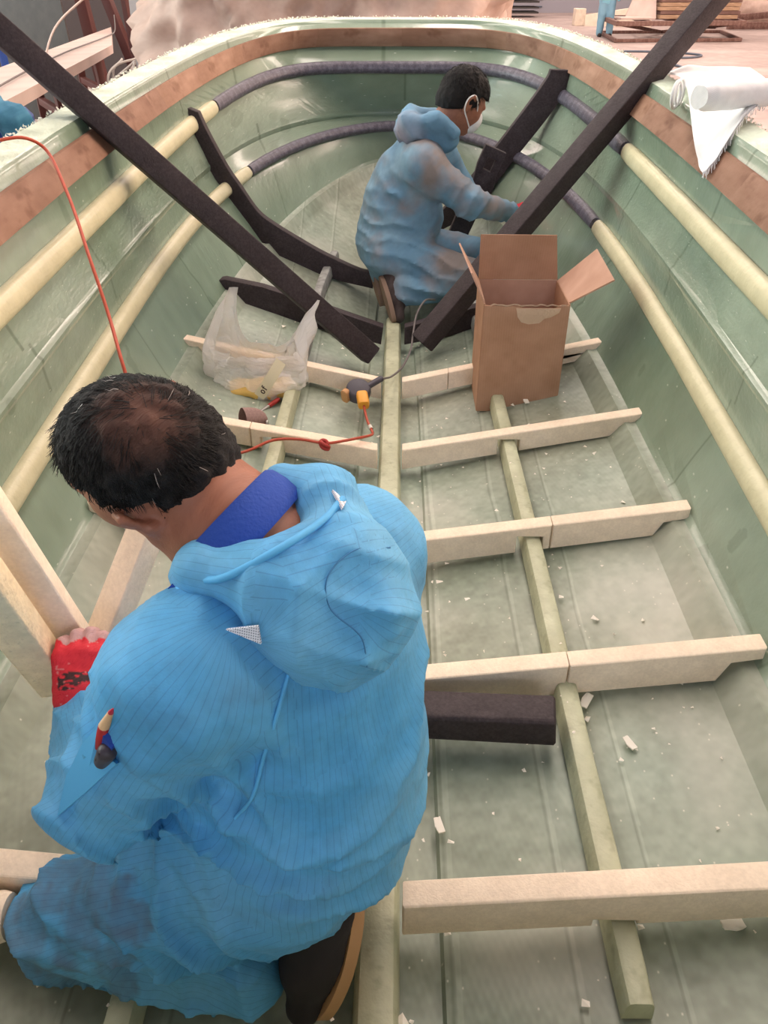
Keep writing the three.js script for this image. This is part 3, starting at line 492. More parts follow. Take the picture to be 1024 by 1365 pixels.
{
  const o = thing('socket_adapter', 'round dark grey socket with yellow plug lying beside the centre stringer', 'socket', [-.11, .07, 2.545]);
  const c = V(-.118, .095, 2.56); const ax = new THREE.Vector3(.1, .9, .42).normalize(); const qt = new THREE.Quaternion().setFromUnitVectors(new THREE.Vector3(0, 1, 0), ax);
  const g = new THREE.LatheGeometry([[0, -.024], [.036, -.024], [.044, -.018], [.046, 0], [.044, .016], [.036, .024], [0, .026]].map((p) => new THREE.Vector2(...p)), 28).applyQuaternion(qt).translate(c.x, c.y, c.z);
  obj('socket_body', local(g, o), M.socketBlack, o);
  obj('cable_gland', local(bar(V(-.085, .11, 2.565), V(-.035, .12, 2.615), rrect(.022, .02, .008), undefined, .003), o), M.socketBlack, o);
  obj('socket_face', local(bar(V(-.155, .09, 2.545), V(-.168, .086, 2.528), rrect(.03, .05, .012), undefined, .002), o), std({ color: 0xcf9a66, roughness: .6 }), o);
}
{
  const o = thing('extension_cord', 'orange extension cord with yellow plug, over the left gunwale and across the foam frame', 'cord', [-.098, .09, 2.5]);
  obj('plug', local(bar(V(-.104, .105, 2.515), V(-.094, .09, 2.455), rrect(.04, .036, .01), undefined, .006), o), M.plugYellow, o);
  obj('cable', local(tube([V(-.094, .088, 2.455), V(-.082, .066, 2.40), V(-.066, .062, 2.34), V(-.058, .076, 2.28), V(-.066, .098, 2.225), V(-.095, .114, 2.182), V(-.14, .121, 2.15), V(-.2, .122, 2.13), V(-.28, .135, 2.13), V(-.36, .14, 2.115), V(-.44, .13, 2.06), V(-.56, .135, 2.0), V(-.62, .24, 1.9), V(-.64, .4, 1.78), V(-.66, .524, 1.793), V(-.72, .611, 1.921), V(-.78, .722, 2.028), V(-.88, .845, 2.219), V(-.97, .935, 2.346), V(-1.0, .966, 2.30), V(-1.06, .965, 2.25), V(-1.15, .955, 2.22), V(-1.2, .85, 2.15), V(-1.24, .5, 2.05), V(-1.26, .0, 2.0), V(-1.5, -.11, 1.9)], .0046, 260, 7), o), M.cordOrange, o);
  const kn = []; for (let i = 0; i < 14; i++) { const a = i / 13 * Math.PI * 4.2; kn.push(V(-.203 + .012 * Math.cos(a) + .004 * (i / 13 - .5), .12 + .012 * Math.sin(a * .8), 2.122 + .010 * Math.sin(a))); } obj('knot', local(tube(kn, .006, 60, 7), o), std({ color: 0xb23a35, roughness: .6 }), o);
  obj('tape_band', local(tube([V(-.070, .063, 2.355), V(-.064, .062, 2.335)], .0075, 4, 8), o), std({ color: 0xdcd6cc, roughness: .7 }), o);
}
tag(obj('power_lead', tube([V(-.04, .119, 2.61), V(-.02, .1, 2.66), V(.0, .075, 2.73), V(.04, .06, 2.85), V(.075, .08, 2.98), V(.085, .12, 3.06), V(.1, .17, 3.14), V(.13, .2, 3.2), V(.17, .16, 3.34), V(.2, .1, 3.5)], .0042, 90, 6).translate(.04, -.119, 2.61), M.cordGrey), 'thin grey lead crossing the keel stringer and running up to the worker', 'cable').position.copy(V(-.04, .119, 2.61));
{
  const o = thing('fabric_cap', 'mauve brown cup-shaped fabric piece lying in front of the plastic bag', 'cup', [-.45, .1, 2.27]);
  const pts = []; for (let i = 0; i <= 10; i++) { const t = i / 10; pts.push(new THREE.Vector2(.036 * Math.sqrt(1 - (1 - t) ** 2.4) + .002 * t, .075 * t)); } const g = new THREE.LatheGeometry(pts, 28); { const P = g.attributes.position; for (let i = 0; i < P.count; i++) { const k = 1 + .1 * noise3(P.getX(i) * 40, P.getY(i) * 30, P.getZ(i) * 40); P.setX(i, P.getX(i) * k); P.setZ(i, P.getZ(i) * k * .92); } g.computeVertexNormals(); }
  g.scale(1.15, 1.15, 1.15); g.applyQuaternion(new THREE.Quaternion().setFromUnitVectors(new THREE.Vector3(0, 1, 0), new THREE.Vector3(-.86, .12, .5).normalize())); g.translate(-.405, floorY(-.42, 2.27) + .036, -2.29); obj('cap_shell', local(g, o), M.cup, o);
  const cl = []; for (let i = 0; i < 10; i++) { const a = i / 9 * Math.PI * 1.4 - .4; cl.push(V(-.402 + .004 * i / 9, floorY(-.4, 2.25) + .03 + .022 * Math.sin(a), 2.25 + .012 * Math.cos(a))); } obj('clip', local(tube(cl, .0035, 30, 6), o), M.metal, o);
}
{ const o = thing('marker_pen', 'small red and silver marker pen half under the plastic bag', 'pen', [-.45, .09, 2.42]); const a = V(-.455, .085, 2.40), b = V(-.425, .092, 2.44), c = V(-.395, .099, 2.48);
  obj('tip', local(bar(a, b, rrect(.013, .013, .006, 4)), o), M.metal, o); obj('barrel', local(bar(b, c, rrect(.016, .016, .0075, 4)), o), std({ color: 0xb5352f, roughness: .5 }), o); }
// foam crumbs
{
  const crumbs = []; for (let i = 0; i < 420; i++) { const s = R(.5, 3.4), x = R(-.66, .66); if (Math.abs(x) < .04) continue; const k = R(.002, .006) * (rnd() < .12 ? 1.8 : 1); const g = new THREE.TetrahedronGeometry(k); g.scale(R(.6, 2.2), .5, R(.6, 1.6)); g.rotateY(R(0, 6)); const y = Math.abs(Math.abs(x) - .375) < .03 ? floorY(x, s) + .048 : floorY(x, s) + .002; g.translate(x, y, -s); crumbs.push(g); }
  const m = obj('foam_crumbs', merge(crumbs), M.chip); tag(m, 'fine cream foam crumbs scattered over the hull floor', 'crumbs'); m.userData.kind = 'stuff';
  const big = [[.428, 1.135, .022, 'square cream chip beside the right floor stringer behind the dark block'], [.49, 1.02, .018, 'white curled foam flake on the floor right of the dark foam block'], [.565, .66, .022, 'curled cream shaving on the floor in front of the nearest right frame'], [.11, .87, .018, 'slim white shaving on the floor between keel and right stringer'], [.085, 2.215, .022, 'torn cream scrap beside the keel at the frame in front of the box'], [.47, 2.46, .02, 'pale foam sliver at the foot of the cardboard box']];
  for (const [x, s, r, l] of big) { const g = new THREE.PlaneGeometry(r * 1.7, r, 6, 3); const P = g.attributes.position; for (let i = 0; i < P.count; i++) { P.setZ(i, .1 * r * Math.sin(P.getX(i) / r * 2.2) + .08 * r * noise3(i, x * 50, 2)); P.setY(i, P.getY(i) * (1 - .35 * Math.abs(P.getX(i) / r))); } g.computeVertexNormals(); const th = loft([0, .003].map((d) => [0, 6, 13, 20, 27, 26, 25, 24, 23, 22, 21, 14, 7].map((i) => new THREE.Vector3(P.getX(i), P.getZ(i) + d, P.getY(i)))), { crease: .5 }); th.rotateY(x * 17); tag(obj('foam_flake', th, M.chip), l, 'chip').position.copy(V(x, floorY(x, s) + .005, s)); }
}

// ------------------------------------------------------------------ white cloth on the right gunwale
{
  const o = thing('glass_cloth', 'white woven glass cloth sheet lying over the right gunwale, its frayed corner hanging inside', 'cloth', [1.1, .96, 3.0]);
  const nu = 30, nv = 30, gnl = [0, .006].map((dy) => { const r = []; for (let j = 0; j <= nv; j++) for (let i = 0; i <= nu; i++) { const u = i / nu, v = j / nv; const inner = new THREE.Vector2(lerp(1.05, .985, v), lerp(3.46, 2.6, v)), outer = new THREE.Vector2(lerp(1.37, 1.27, v), lerp(3.48, 2.72, v)); let x = lerp(inner.x, outer.x, u), s = lerp(inner.y, outer.y, u), y = 1.028 - .026 * v + .012 * noise3(u * 4, v * 4, 2) + dy; const hang = sstep(.35, 1, v) * sstep(.62, 0, u); x -= Math.pow(hang, .55) * .075; y -= Math.pow(hang, 1.7) * .15; s -= hang * .14; y += .004 * (hang > .8 ? noise3(i * 3, j * 3, 1) : 0); r.push(V(x, y, s)); } return r; });
  const pos = [], uv = [], idx = []; const N = (nu + 1) * (nv + 1); gnl.forEach((r) => r.forEach((p, q) => { pos.push(p.x, p.y, p.z); uv.push((q % (nu + 1)) / nu * .35, Math.floor(q / (nu + 1)) / nv * .8); }));
  for (let l = 0; l < 2; l++) for (let j = 0; j < nv; j++) for (let i = 0; i < nu; i++) { const a = l * N + j * (nu + 1) + i; idx.push(a, a + 1, a + nu + 2, a, a + nu + 2, a + nu + 1); }
  const edge = []; for (let i = 0; i < nu; i++) edge.push(i); for (let j = 0; j < nv; j++) edge.push(j * (nu + 1) + nu); for (let i = nu; i > 0; i--) edge.push(nv * (nu + 1) + i); for (let j = nv; j > 0; j--) edge.push(j * (nu + 1));
  edge.forEach((a, q) => { const b = edge[(q + 1) % edge.length]; idx.push(a, b, b + N, a, b + N, a + N); });
  const g = new THREE.BufferGeometry(); g.setAttribute('position', new THREE.Float32BufferAttribute(pos, 3)); g.setAttribute('uv', new THREE.Float32BufferAttribute(uv, 2)); g.setIndex(idx); g.computeVertexNormals(); obj('cloth_sheet', local(g, o), M.whiteCloth, o);
  const fr = []; for (let i = 0; i < 60; i++) { const u = i / 60 * .55; const p = gnl[0][nv * (nu + 1) + Math.floor(u * nu)].clone().lerp(gnl[0][nv * (nu + 1) + Math.floor(u * nu) + 1], (u * nu) % 1); fr.push(tube([p, p.clone().add(new THREE.Vector3(R(-.006, .004), -R(.008, .022), R(0, .012)))], .0011, 2, 4)); }
  const f = obj('frayed_edge', local(merge(fr), o), M.whiteCloth, o); f.userData.kind = 'stuff';
  const r = thing('glass_cloth_roll', 'white rolled glass cloth lying across the sheet on the right gunwale', 'cloth roll', [1.1, .99, 2.68]);
  const rings = []; for (let j = 0; j <= 26; j++) { const t = j / 26, ring = []; const c = V(lerp(.90, 1.22, t), 1.034 + .004 * t, lerp(2.60, 2.70, t)); for (let i = 0; i < 20; i++) { const a = i / 20 * Math.PI * 2; const k = (.04 - .006 * t) * (1 + .1 * noise3(Math.cos(a) * 2, Math.sin(a) * 2, t * 6)) * (t < .04 ? .8 : 1) * (t > .97 ? .86 : 1); ring.push(c.clone().add(new THREE.Vector3(-Math.cos(a) * k * .5, Math.sin(a) * k, Math.cos(a) * k * -.85))); } rings.push(ring); }
  obj('roll_body', local(loft(rings, { crease: 1.1 }), r), M.whiteCloth, r);
  const lp = []; for (let i = 0; i <= 14; i++) { const a = i / 14 * Math.PI * 2; lp.push(V(.945 + .022 * Math.cos(a), 1.0 + .04 * Math.sin(a), 2.96 + .03 * Math.cos(a))); } const lo = [tube(lp, .006, 50, 6)]; const l2 = lp.map((p) => p.clone().multiplyScalar(1).add(V(.02, .004, .03))); lo.push(tube(l2, .005, 50, 6)); tag(obj('cloth_strap', merge(lo).translate(-.97, -.99, 2.98), M.whiteCloth), 'looped white cloth strap at the inner end of the folded white sheet', 'strap').position.copy(V(.97, .99, 2.98));
}

// ------------------------------------------------------------------ workshop behind the boat
const FL = HALL.y0;
{ // long pale panel on dark red trestles, left
  const o = thing('panel_table', 'long pale panel lying on dark red steel trestles left of the boat', 'table', [-2.9, FL, 8]);
  const poly = [[-2.12, 4.6], [-2.83, 8.9], [-3.83, 12.1], [-2.75, 5.2]]; const up = poly.map(([x, s]) => V(x, .76, s)), dn = poly.map(([x, s]) => V(x, .69, s)); obj('panel_top', local(loft([dn, up], { crease: .3 }), o), M.sheet, o);
  for (const [x, s] of [[-2.4, 5.2], [-2.75, 7.2], [-2.95, 8.9]]) { obj('trestle_leg', local(bar(V(x - .02, FL, s), V(x - .1, .69, s + .1), rrect(.07, .07, .006)), o), M.steelRed, o); obj('trestle_leg', local(bar(V(x - .5, FL, s + .7), V(x - .45, .69, s + .6), rrect(.07, .07, .006)), o), M.steelRed, o); obj('cross_bar', local(bar(V(x - .05, .35, s + .05), V(x - .48, .4, s + .65), rrect(.06, .06, .006)), o), M.steelRed, o); }
  tag(obj('storage_bin', boxAt(.5, .42, .6, -2.62, FL + .21, 5.9, .03).translate(2.62, -FL, 5.9), M.crate), 'pale grey bin on the floor under the long pale panel', 'bin').position.copy(V(-2.62, FL, 5.9));
  tag(obj('panel_cable', tube([V(-2.3, .774, 4.8), V(-2.6, .774, 6.2), V(-2.9, .774, 7.8), V(-3.22, .774, 10), V(-3.5, .774, 11.2), V(-3.7, .9, 11.9)], .007, 70, 6).translate(2.9, -.76, 8), M.cordGrey), 'thin dark cable lying along the long pale panel', 'cable').position.copy(V(-2.9, .76, 8));
  tag(obj('floor_hose', tube([V(-1.75, FL + .02, 4.6), V(-2.0, FL + .02, 5.6), V(-1.85, FL + .02, 6.8), V(-2.4, FL + .02, 7.7), V(-2.2, FL + .02, 9)], .018, 60, 6).translate(2, -FL, 6), M.steelRed), 'dark hose on the concrete floor under the pale panel', 'hose').position.copy(V(-2, FL, 6));
  const w = []; for (let k = 0; k < 7; k++) { const a = R(0, 6); w.push(tube([V(-2.5 + R(-.1, .1), .2, 8 + R(-.3, .3)), V(-2.5 + .2 * Math.cos(a), .5 + R(-.1, .1), 8.2 + .3 * Math.sin(a)), V(-2.6 + R(-.2, .2), .66, 8.6 + R(-.3, .3))], .012, 14, 5)); } tag(obj('hose_bundle', merge(w).translate(2.5, 0, 8.2), M.crate), 'tangled pale hoses hanging under the far end of the pale panel', 'hoses').position.copy(V(-2.5, 0, 8.2));
}
tag(obj('steel_upright', merge([bar(V(-3.95, FL, 11.8), V(-4.15, 2.2, 11.8), rrect(.16, .14, .01))]).translate(3.55, -FL, 10.4), M.steelRed), 'dark red steel post beside the leaning dark board', 'post').position.copy(V(-3.55, FL, 10.4));
tag(obj('steel_upright', merge([bar(V(-3.62, FL, 12.5), V(-4.3, 2.2, 12.6), rrect(.13, .12, .01))]).translate(3.2, -FL, 10.1), M.steelRed), 'dark red steel brace leaning left across the red post', 'post').position.copy(V(-3.2, FL, 10.1));
tag(obj('steel_upright', merge([bar(V(-3.55, FL, 12.2), V(-3.65, 2.2, 12.3), rrect(.14, .12, .01))]).translate(3.22, -FL, 10.7), M.steelRed), 'dark red steel post standing before the white wire crate', 'post').position.copy(V(-3.22, FL, 10.7));
tag(obj('steel_upright', merge([bar(V(-5.0, FL, 10.9), V(-5.3, 2.2, 11.0), rrect(.14, .12, .01))]).translate(4.0, -FL, 9.6), M.steelRed), 'dark red steel post left of the leaning dark board', 'post').position.copy(V(-4.0, FL, 9.6));
tag(obj('steel_rail', bar(V(-3.6, .80, 12.6), V(-2.6, .83, 12.6), rrect(.1, .12, .01)).translate(2.8, -.85, 11.3), M.steelRed), 'dark red horizontal rail below the white wire crate', 'rail').position.copy(V(-2.8, .85, 11.3));
tag(obj('leaning_board', loft([[V(-4.6, FL, 10.5), V(-3.75, FL, 10.3), V(-3.95, 2.4, 10.7), V(-4.8, 2.4, 10.9)], [V(-4.6, FL, 10.54), V(-3.75, FL, 10.34), V(-3.95, 2.4, 10.74), V(-4.8, 2.4, 10.94)]], { crease: .3 }).translate(3.8, -FL, 9.7), M.boardDark), 'large dark brown board leaning behind the pale panel', 'board').position.copy(V(-3.8, FL, 9.7));
tag(obj('grey_board', loft([[V(-2.42, FL, 8.1), V(-2.2, FL, 8.0), V(-2.12, 2.2, 8.3), V(-2.4, 2.2, 8.4)], [V(-2.42, FL, 8.13), V(-2.2, FL, 8.03), V(-2.12, 2.2, 8.33), V(-2.4, 2.2, 8.43)]], { crease: .3 }).translate(2.3, -FL, 8.1), M.greyMetal), 'narrow grey board standing at the left edge of the beige sheeting', 'board').position.copy(V(-2.3, FL, 8.1));
tag(obj('grey_board', loft([[V(-5.4, FL, 11), V(-5.15, FL, 11), V(-5.2, 2.4, 11.2), V(-5.45, 2.4, 11.2)], [V(-5.4, FL, 11.05), V(-5.15, FL, 11.05), V(-5.2, 2.4, 11.25), V(-5.45, 2.4, 11.25)]], { crease: .3 }).translate(5.3, -FL, 11), M.sheet), 'pale narrow board standing at the far left behind the red posts', 'board').position.copy(V(-5.3, FL, 11));
tag(obj('shelf_cabinet', merge([boxAt(1.4, 2.6, .6, -4.6, FL + 1.3, 14.4, .02), boxAt(1.2, 2.6, .5, -6.3, FL + 1.3, 14.8, .02)]).translate(4.6, -FL, 14.4), std({ color: 0x4a4040, roughness: .8 })), 'dusky grey cabinets standing behind the red posts', 'cabinet').position.copy(V(-4.6, FL, 14.4));
{ const o = thing('blue_crate', 'blue plastic crate behind the red post at the far left', 'crate', [-4.95, FL, 12.1]); obj('crate_body', local(boxAt(.75, 1.0, .5, -4.95, FL + .5, 12.1, .04), o), M.blueDrum, o); obj('crate_rim', local(boxAt(.8, .06, .55, -4.95, FL + 1.0, 12.1, .02), o), M.blueDrum, o); }
{ const o = thing('wire_crate', 'white wire crate of pale cartons behind the red posts', 'crate', [-3.35, .9, 13.15]); const g = []; for (let i = 0; i < 10; i++) g.push(bar(V(-3.7 + i * .075, .9, 12.9), V(-3.7 + i * .075, 1.22, 12.9), rrect(.012, .012, .003))); for (let i = 0; i < 4; i++) g.push(bar(V(-3.72, .91 + i * .1, 12.9), V(-3.01, .91 + i * .1, 12.9), rrect(.014, .014, .003))); obj('wire_front', local(merge(g), o), M.sheet, o); for (let i = 0; i < 3; i++) obj('carton', local(boxAt(.2, .26, .3, -3.58 + i * .23, 1.04, 13.15, .02), o), M.crate, o); obj('shelf_board', local(boxAt(.9, .06, .6, -3.37, .88, 13.15, .01), o), M.woodOld, o); }
tag(obj('white_rope', tube([V(-2.45, .78, 6.1), V(-2.5, 1.0, 6.6), V(-2.55, 1.3, 8.0), V(-2.7, 1.75, 9.2), V(-2.85, 2.6, 10.2)], .008, 40, 6).translate(2.35, -.78, 6.1), M.sheet), 'pale rope rising from the long panel past the red posts', 'rope').position.copy(V(-2.35, .78, 6.1));
{ // beige sheeting draped over a tall bulky thing beyond the bow
  const path = cat([V(-2.1, 0, 8.6), V(-1.72, 0, 7.3), V(-1.62, 0, 6.5), V(-1.1, 0, 6.25), V(-.3, 0, 6.35), V(.28, 0, 6.3), V(.62, 0, 7.0), V(.8, 0, 8.6)]); const nu = 120, nv = 44, pos = [], uv = [], idx = [];
  for (let j = 0; j <= nv; j++) for (let i = 0; i <= nu; i++) { const u = i / nu, v = j / nv; const p = path.getPointAt(u), t = path.getTangentAt(u), n = new THREE.Vector3(-t.z, 0, t.x); if (n.dot(p.clone().sub(V(-.8, 0, 8))) < 0) n.negate(); const y = lerp(FL, 2.1, v); const rg = (q) => 1 - Math.abs(q); const d = .26 * rg(noise3(u * 15 + .8 * noise3(u * 4, y * 1.5, 7), y * .7, 9)) ** 2 + .2 * fbm(u * 11, y * 2.4, 3, 4) + .1 * rg(noise3(u * 26 + y * 2.5, y * 3 - u * 10, 4)) ** 3 + .07 * rg(noise3(u * 40 - y * 4, y * 5 + u * 9, 14)) ** 3 - .2 * v; p.addScaledVector(n, d); const inn = sstep(.9, 1, v); p.lerp(V(-.8, 0, 7.8), inn * .35); pos.push(p.x, y + .06 * noise3(u * 8, 2, v * 5) * v, p.z); uv.push(u * 4, v * 1.6); }
  for (let j = 0; j < nv; j++) for (let i = 0; i < nu; i++) { const a = j * (nu + 1) + i; idx.push(a, a + 1, a + nu + 2, a, a + nu + 2, a + nu + 1); }
  const c = pos.length / 3; pos.push(-.8, 2.15, -7.9); uv.push(2, 2); for (let i = 0; i < nu; i++) idx.push(nv * (nu + 1) + i, nv * (nu + 1) + i + 1, c);
  const g = new THREE.BufferGeometry(); g.setAttribute('position', new THREE.Float32BufferAttribute(pos, 3)); g.setAttribute('uv', new THREE.Float32BufferAttribute(uv, 2)); g.setIndex(idx); g.computeVertexNormals(); g.translate(.8, -FL, 7.5);
  tag(obj('dust_sheet', g, M.tarp), 'beige crumpled dust sheeting draped over a tall load beyond the bow', 'sheeting').position.copy(V(-.8, FL, 7.5));
}
{ const o = thing('blue_drum', 'blue plastic drum outside the left gunwale', 'drum', [-1.98, FL, 4.0]); const g = new THREE.LatheGeometry([[0, 0], [.27, 0], [.285, .03], [.28, .3], [.288, .32], [.28, .34], [.28, .6], [.288, .62], [.28, .64], [.275, .9], [.25, .93], [0, .93]].map((p) => new THREE.Vector2(...p)), 36); obj('drum_body', toCreasedNormals(g, .6), M.blueDrum, o);
  const sh = sdfMesh([cone(V(-1.72, .78, 3.86), V(-1.66, .5, 3.84), .05, .075, .08), cone(V(-1.9, .86, 3.78), V(-1.7, .8, 3.86), .06, .05, .06), cone(V(-2.0, .86, 4.0), V(-1.8, .86, 3.88), .06, .05, .06)], .014, { disp: (x, y, z) => .022 * noise3(x * 16, y * 9, z * 16) + .01 * noise3(x * 40, y * 30, z * 40) });
  tag(obj('blue_rag', sh.translate(1.75, -.8, 3.85), M.blueCloth), 'pale blue rag hanging over the rim of the blue drum', 'rag').position.copy(V(-1.75, .8, 3.85)); }
// far right: welded platform with boards, man, rack, hoses
{
  const o = thing('steel_platform', 'low rusty steel platform frame on the far hall floor at right', 'platform', [7.2, FL, 25.5]); const q = rrect(.11, .11, .01); const A = [5.56, 23.6], B = [8.9, 24.0], C = [9.6, 27.6], D = [5.9, 27.2], t = .30;
  const at2 = (p, r, k) => [lerp(p[0], r[0], k), lerp(p[1], r[1], k)];
  for (const p of [A, B, C, D, at2(A, B, .45), at2(D, C, .5), at2(A, D, .5), at2(B, C, .5)]) obj('leg', local(bar(V(p[0], FL, p[1]), V(p[0], t, p[1]), q), o), M.steelBrown, o);
  for (const [a, b] of [[A, B], [B, C], [C, D], [D, A]]) { obj('top_rail', local(bar(V(a[0], t, a[1]), V(b[0], t, b[1]), q), o), M.steelBrown, o); obj('floor_rail', local(bar(V(a[0], FL + .05, a[1]), V(b[0], FL + .05, b[1]), rrect(.08, .08, .01)), o), M.steelBrown, o); }
  for (const k of [.25, .5, .75]) { const a = at2(A, B, k), b = at2(D, C, k); obj('cross_rail', local(bar(V(a[0], t, a[1]), V(b[0], t, b[1]), q), o), M.steelBrown, o); }
  obj('brace', local(bar(V(A[0], t, A[1]), V(at2(D, C, .5)[0], FL + .05, at2(D, C, .5)[1]), rrect(.08, .08, .01)), o), M.steelBrown, o); obj('brace', local(bar(V(B[0], t, B[1]), V(at2(D, C, .5)[0], FL + .05, at2(D, C, .5)[1]), rrect(.08, .08, .01)), o), M.steelBrown, o);
  const w = thing('board_stack', 'stack of weathered boards lying on the rusty steel platform', 'boards', [7.6, .36, 25.6]); for (let i = 0; i < 8; i++) obj('board', local(boxAt(2.1 + R(-.05, .05), .085, 1.6, 7.9 + R(-.03, .03), .41 + i * .092, 25.4, .01), w), i % 3 === 1 ? M.steelBrown : M.woodOld, w);
  const pl = thing('mould_offcut', 'white angled sheet piece leaning on the board stack', 'sheet', [6.5, .36, 25.2]); obj('sheet_face', local(loft([[V(6.05, .37, 25.0), V(6.8, .37, 24.7), V(6.75, 1.15, 25.0), V(6.35, 1.15, 25.2)], [V(6.05, .37, 25.06), V(6.8, .37, 24.76), V(6.75, 1.15, 25.06), V(6.35, 1.15, 25.26)]], { crease: .3 }), pl), M.sheet, pl); obj('sheet_foot', local(boxAt(.9, .05, .8, 6.2, .385, 24.6, .01), pl), M.sheet, pl);
  const lb = thing('plaster_plinth', 'pale low plinth and slab on the far hall floor', 'plinth', [6.3, FL, 32]); obj('plinth_block', local(boxAt(.35, .5, .5, 6.15, FL + .25, 32, .02), lb), M.plaster, lb); obj('slab', local(loft([[V(6.3, FL, 31.6), V(8.4, FL, 31), V(8.4, .5, 31.1), V(6.3, .2, 31.7)], [V(6.3, FL, 31.9), V(8.4, FL, 31.5), V(8.4, .5, 31.5), V(6.3, .2, 31.9)]], { crease: .3 }), lb), M.plaster, lb);
  const rk = thing('steel_rack', 'dark steel rack with gear far beyond the bow', 'rack', [4, FL, 38.8]); for (const [x, s] of [[2.75, 38.2], [5.6, 38.2], [2.75, 39.6], [5.6, 39.6], [4.2, 38.2]]) obj('post', local(bar(V(x, FL, s), V(x, 2.2, s), rrect(.12, .12, .01)), rk), M.blackStuff, rk); for (const y of [.05, .22, .42, 1.0]) obj('shelf', local(boxAt(2.95, .06, 1.5, 4.18, y, 38.9, .01), rk), M.blackStuff, rk); for (let i = 0; i < 5; i++) obj('gear_case', local(boxAt(.36, R(.3, .5), .6, 3.1 + i * .55, .68, 39.0, .04), rk), i % 2 ? M.paint : M.blackStuff, rk);
  tag(obj('blue_post', bar(V(2.45, FL, 37.6), V(2.45, 2.2, 37.6), rrect(.26, .2, .03)).translate(-2.45, -FL, 37.6), std({ color: 0x46557c, roughness: .7 })), 'dark blue post at the left end of the dark rack', 'post').position.copy(V(2.45, FL, 37.6));
  tag(obj('hall_column', bar(V(6.22, FL, 14.6), V(6.9, HALL.y1, 14.6), rrect(.3, .3, .01)).translate(-6.2, -FL, 14.6), std({ color: 0x9aa2b4, roughness: .6 })), 'bluish grey steel column at the right edge of the view', 'column').position.copy(V(6.2, FL, 14.6));
  const hz = (l, pts, r) => { const g = tube(pts.map(([x, s]) => V(x, FL + r, s)), r, 90, 6), p = pts[0]; tag(obj('air_hose', g.translate(-p[0], -FL, p[1]), M.paint), l, 'hose').position.copy(V(p[0], FL, p[1])); };
  hz('thin dark hose looping on the floor beyond the right prop beam', [[4.2, 20.2], [5.2, 20.6], [6.2, 20.2], [6.5, 19.6], [6.1, 19.0], [5.2, 18.8], [4.9, 18.0], [5.3, 17.2], [5.15, 16.4], [4.7, 16.0]], .022);
  hz('thin dark hose on the floor at the right edge beyond the white cloth', [[4.4, 13.4], [4.9, 14.2], [5.8, 14.4], [6.6, 14.2], [6.5, 13.2], [5.6, 12.6], [5.4, 12.2], [6.4, 11.8]], .02);
  const hp = sdfMesh([ell(V(12.2, .35, 33), [1.6, .6, 1.0], .2), ell(V(10.8, .1, 32.4), [.9, .4, .8], .2), ell(V(13.4, .3, 32.2), [1.2, .55, .8], .2)], .11, { disp: (x, y, z) => .16 * noise3(x * 1.7, y * 2.2, z * 1.7) + .05 * noise3(x * 6, y * 6, z * 6) }); tag(obj('covered_heap', hp.translate(-12, -FL, 33), M.tarp), 'beige covered heap on the hall floor at the far right', 'heap').position.copy(V(12, FL, 33));
  tag(obj('scrap_beams', merge([bar(V(9.6, .1, 30), V(12.6, .3, 30.4), rrect(.2, .18, .02)), bar(V(10.4, 0, 29.4), V(12.9, 0, 29.6), rrect(.2, .2, .02)), bar(V(10.2, FL, 30.2), V(10.4, .7, 30.4), rrect(.16, .16, .02))]).translate(-11, -FL, 30), M.steelBrown), 'rusty beams lying in front of the beige heap at far right', 'beams').position.copy(V(11, FL, 30));
}

// ------------------------------------------------------------------ people
const fr = (F, L, U) => ({ F: F.clone().normalize(), L: L.clone().normalize(), U: U.clone().normalize() });
// a head in its own frame: skull, jaw, nose, brows, lips and ears as one field
function headPrims(c, B, sc = 1) {
  const P = (f, l, u) => c.clone().addScaledVector(B.F, f * sc).addScaledVector(B.L, l * sc).addScaledVector(B.U, u * sc); const m = [B.F, B.L, B.U]; const E = (p, r, k, o) => ell(P(...p), r.map((q) => q * sc), k * sc, m, o), C = (a, b, ra, rb, k, o) => cone(P(...a), P(...b), ra * sc, rb * sc, k * sc, o);
  const l = [E([-.004, 0, .028], [.098, .077, .092], .03), E([.03, 0, -.045], [.066, .058, .078], .05), E([.066, 0, -.098], [.024, .026, .02], .03), E([.05, .038, -.03], [.034, .026, .03], .03), E([.05, -.038, -.03], [.034, .026, .03], .03),
    C([.088, -.034, .016], [.088, .034, .016], .011, .011, .02), C([.094, 0, .006], [.116, 0, -.034], .008, .013, .014), E([.108, .011, -.038], [.01, .009, .008], .01), E([.108, -.011, -.038], [.01, .009, .008], .01),
    E([.098, .031, .0], [.014, .016, .011], .012, { sub: true }), E([.098, -.031, .0], [.014, .016, .011], .012, { sub: true }), E([.084, .031, -.001], [.011, .013, .009], .006), E([.084, -.031, -.001], [.011, .013, .009], .006),
    C([.09, -.02, -.064], [.09, .02, -.064], .007, .007, .01), C([.088, -.017, -.074], [.088, .017, -.074], .008, .008, .01)];
  for (const s of [1, -1]) l.push(E([-.008, s * .081, -.004], [.018, .01, .032], .01), C([-.026, s * .094, .0], [-.012, s * .1, .03], .006, .006, .005), C([-.012, s * .1, .03], [.01, s * .087, .018], .006, .0055, .005), C([-.026, s * .094, .0], [-.012, s * .082, -.038], .0065, .008, .005), E([-.005, s * .096, .004], [.011, .01, .018], .004, { sub: true }));
  return { prims: l, P };
}
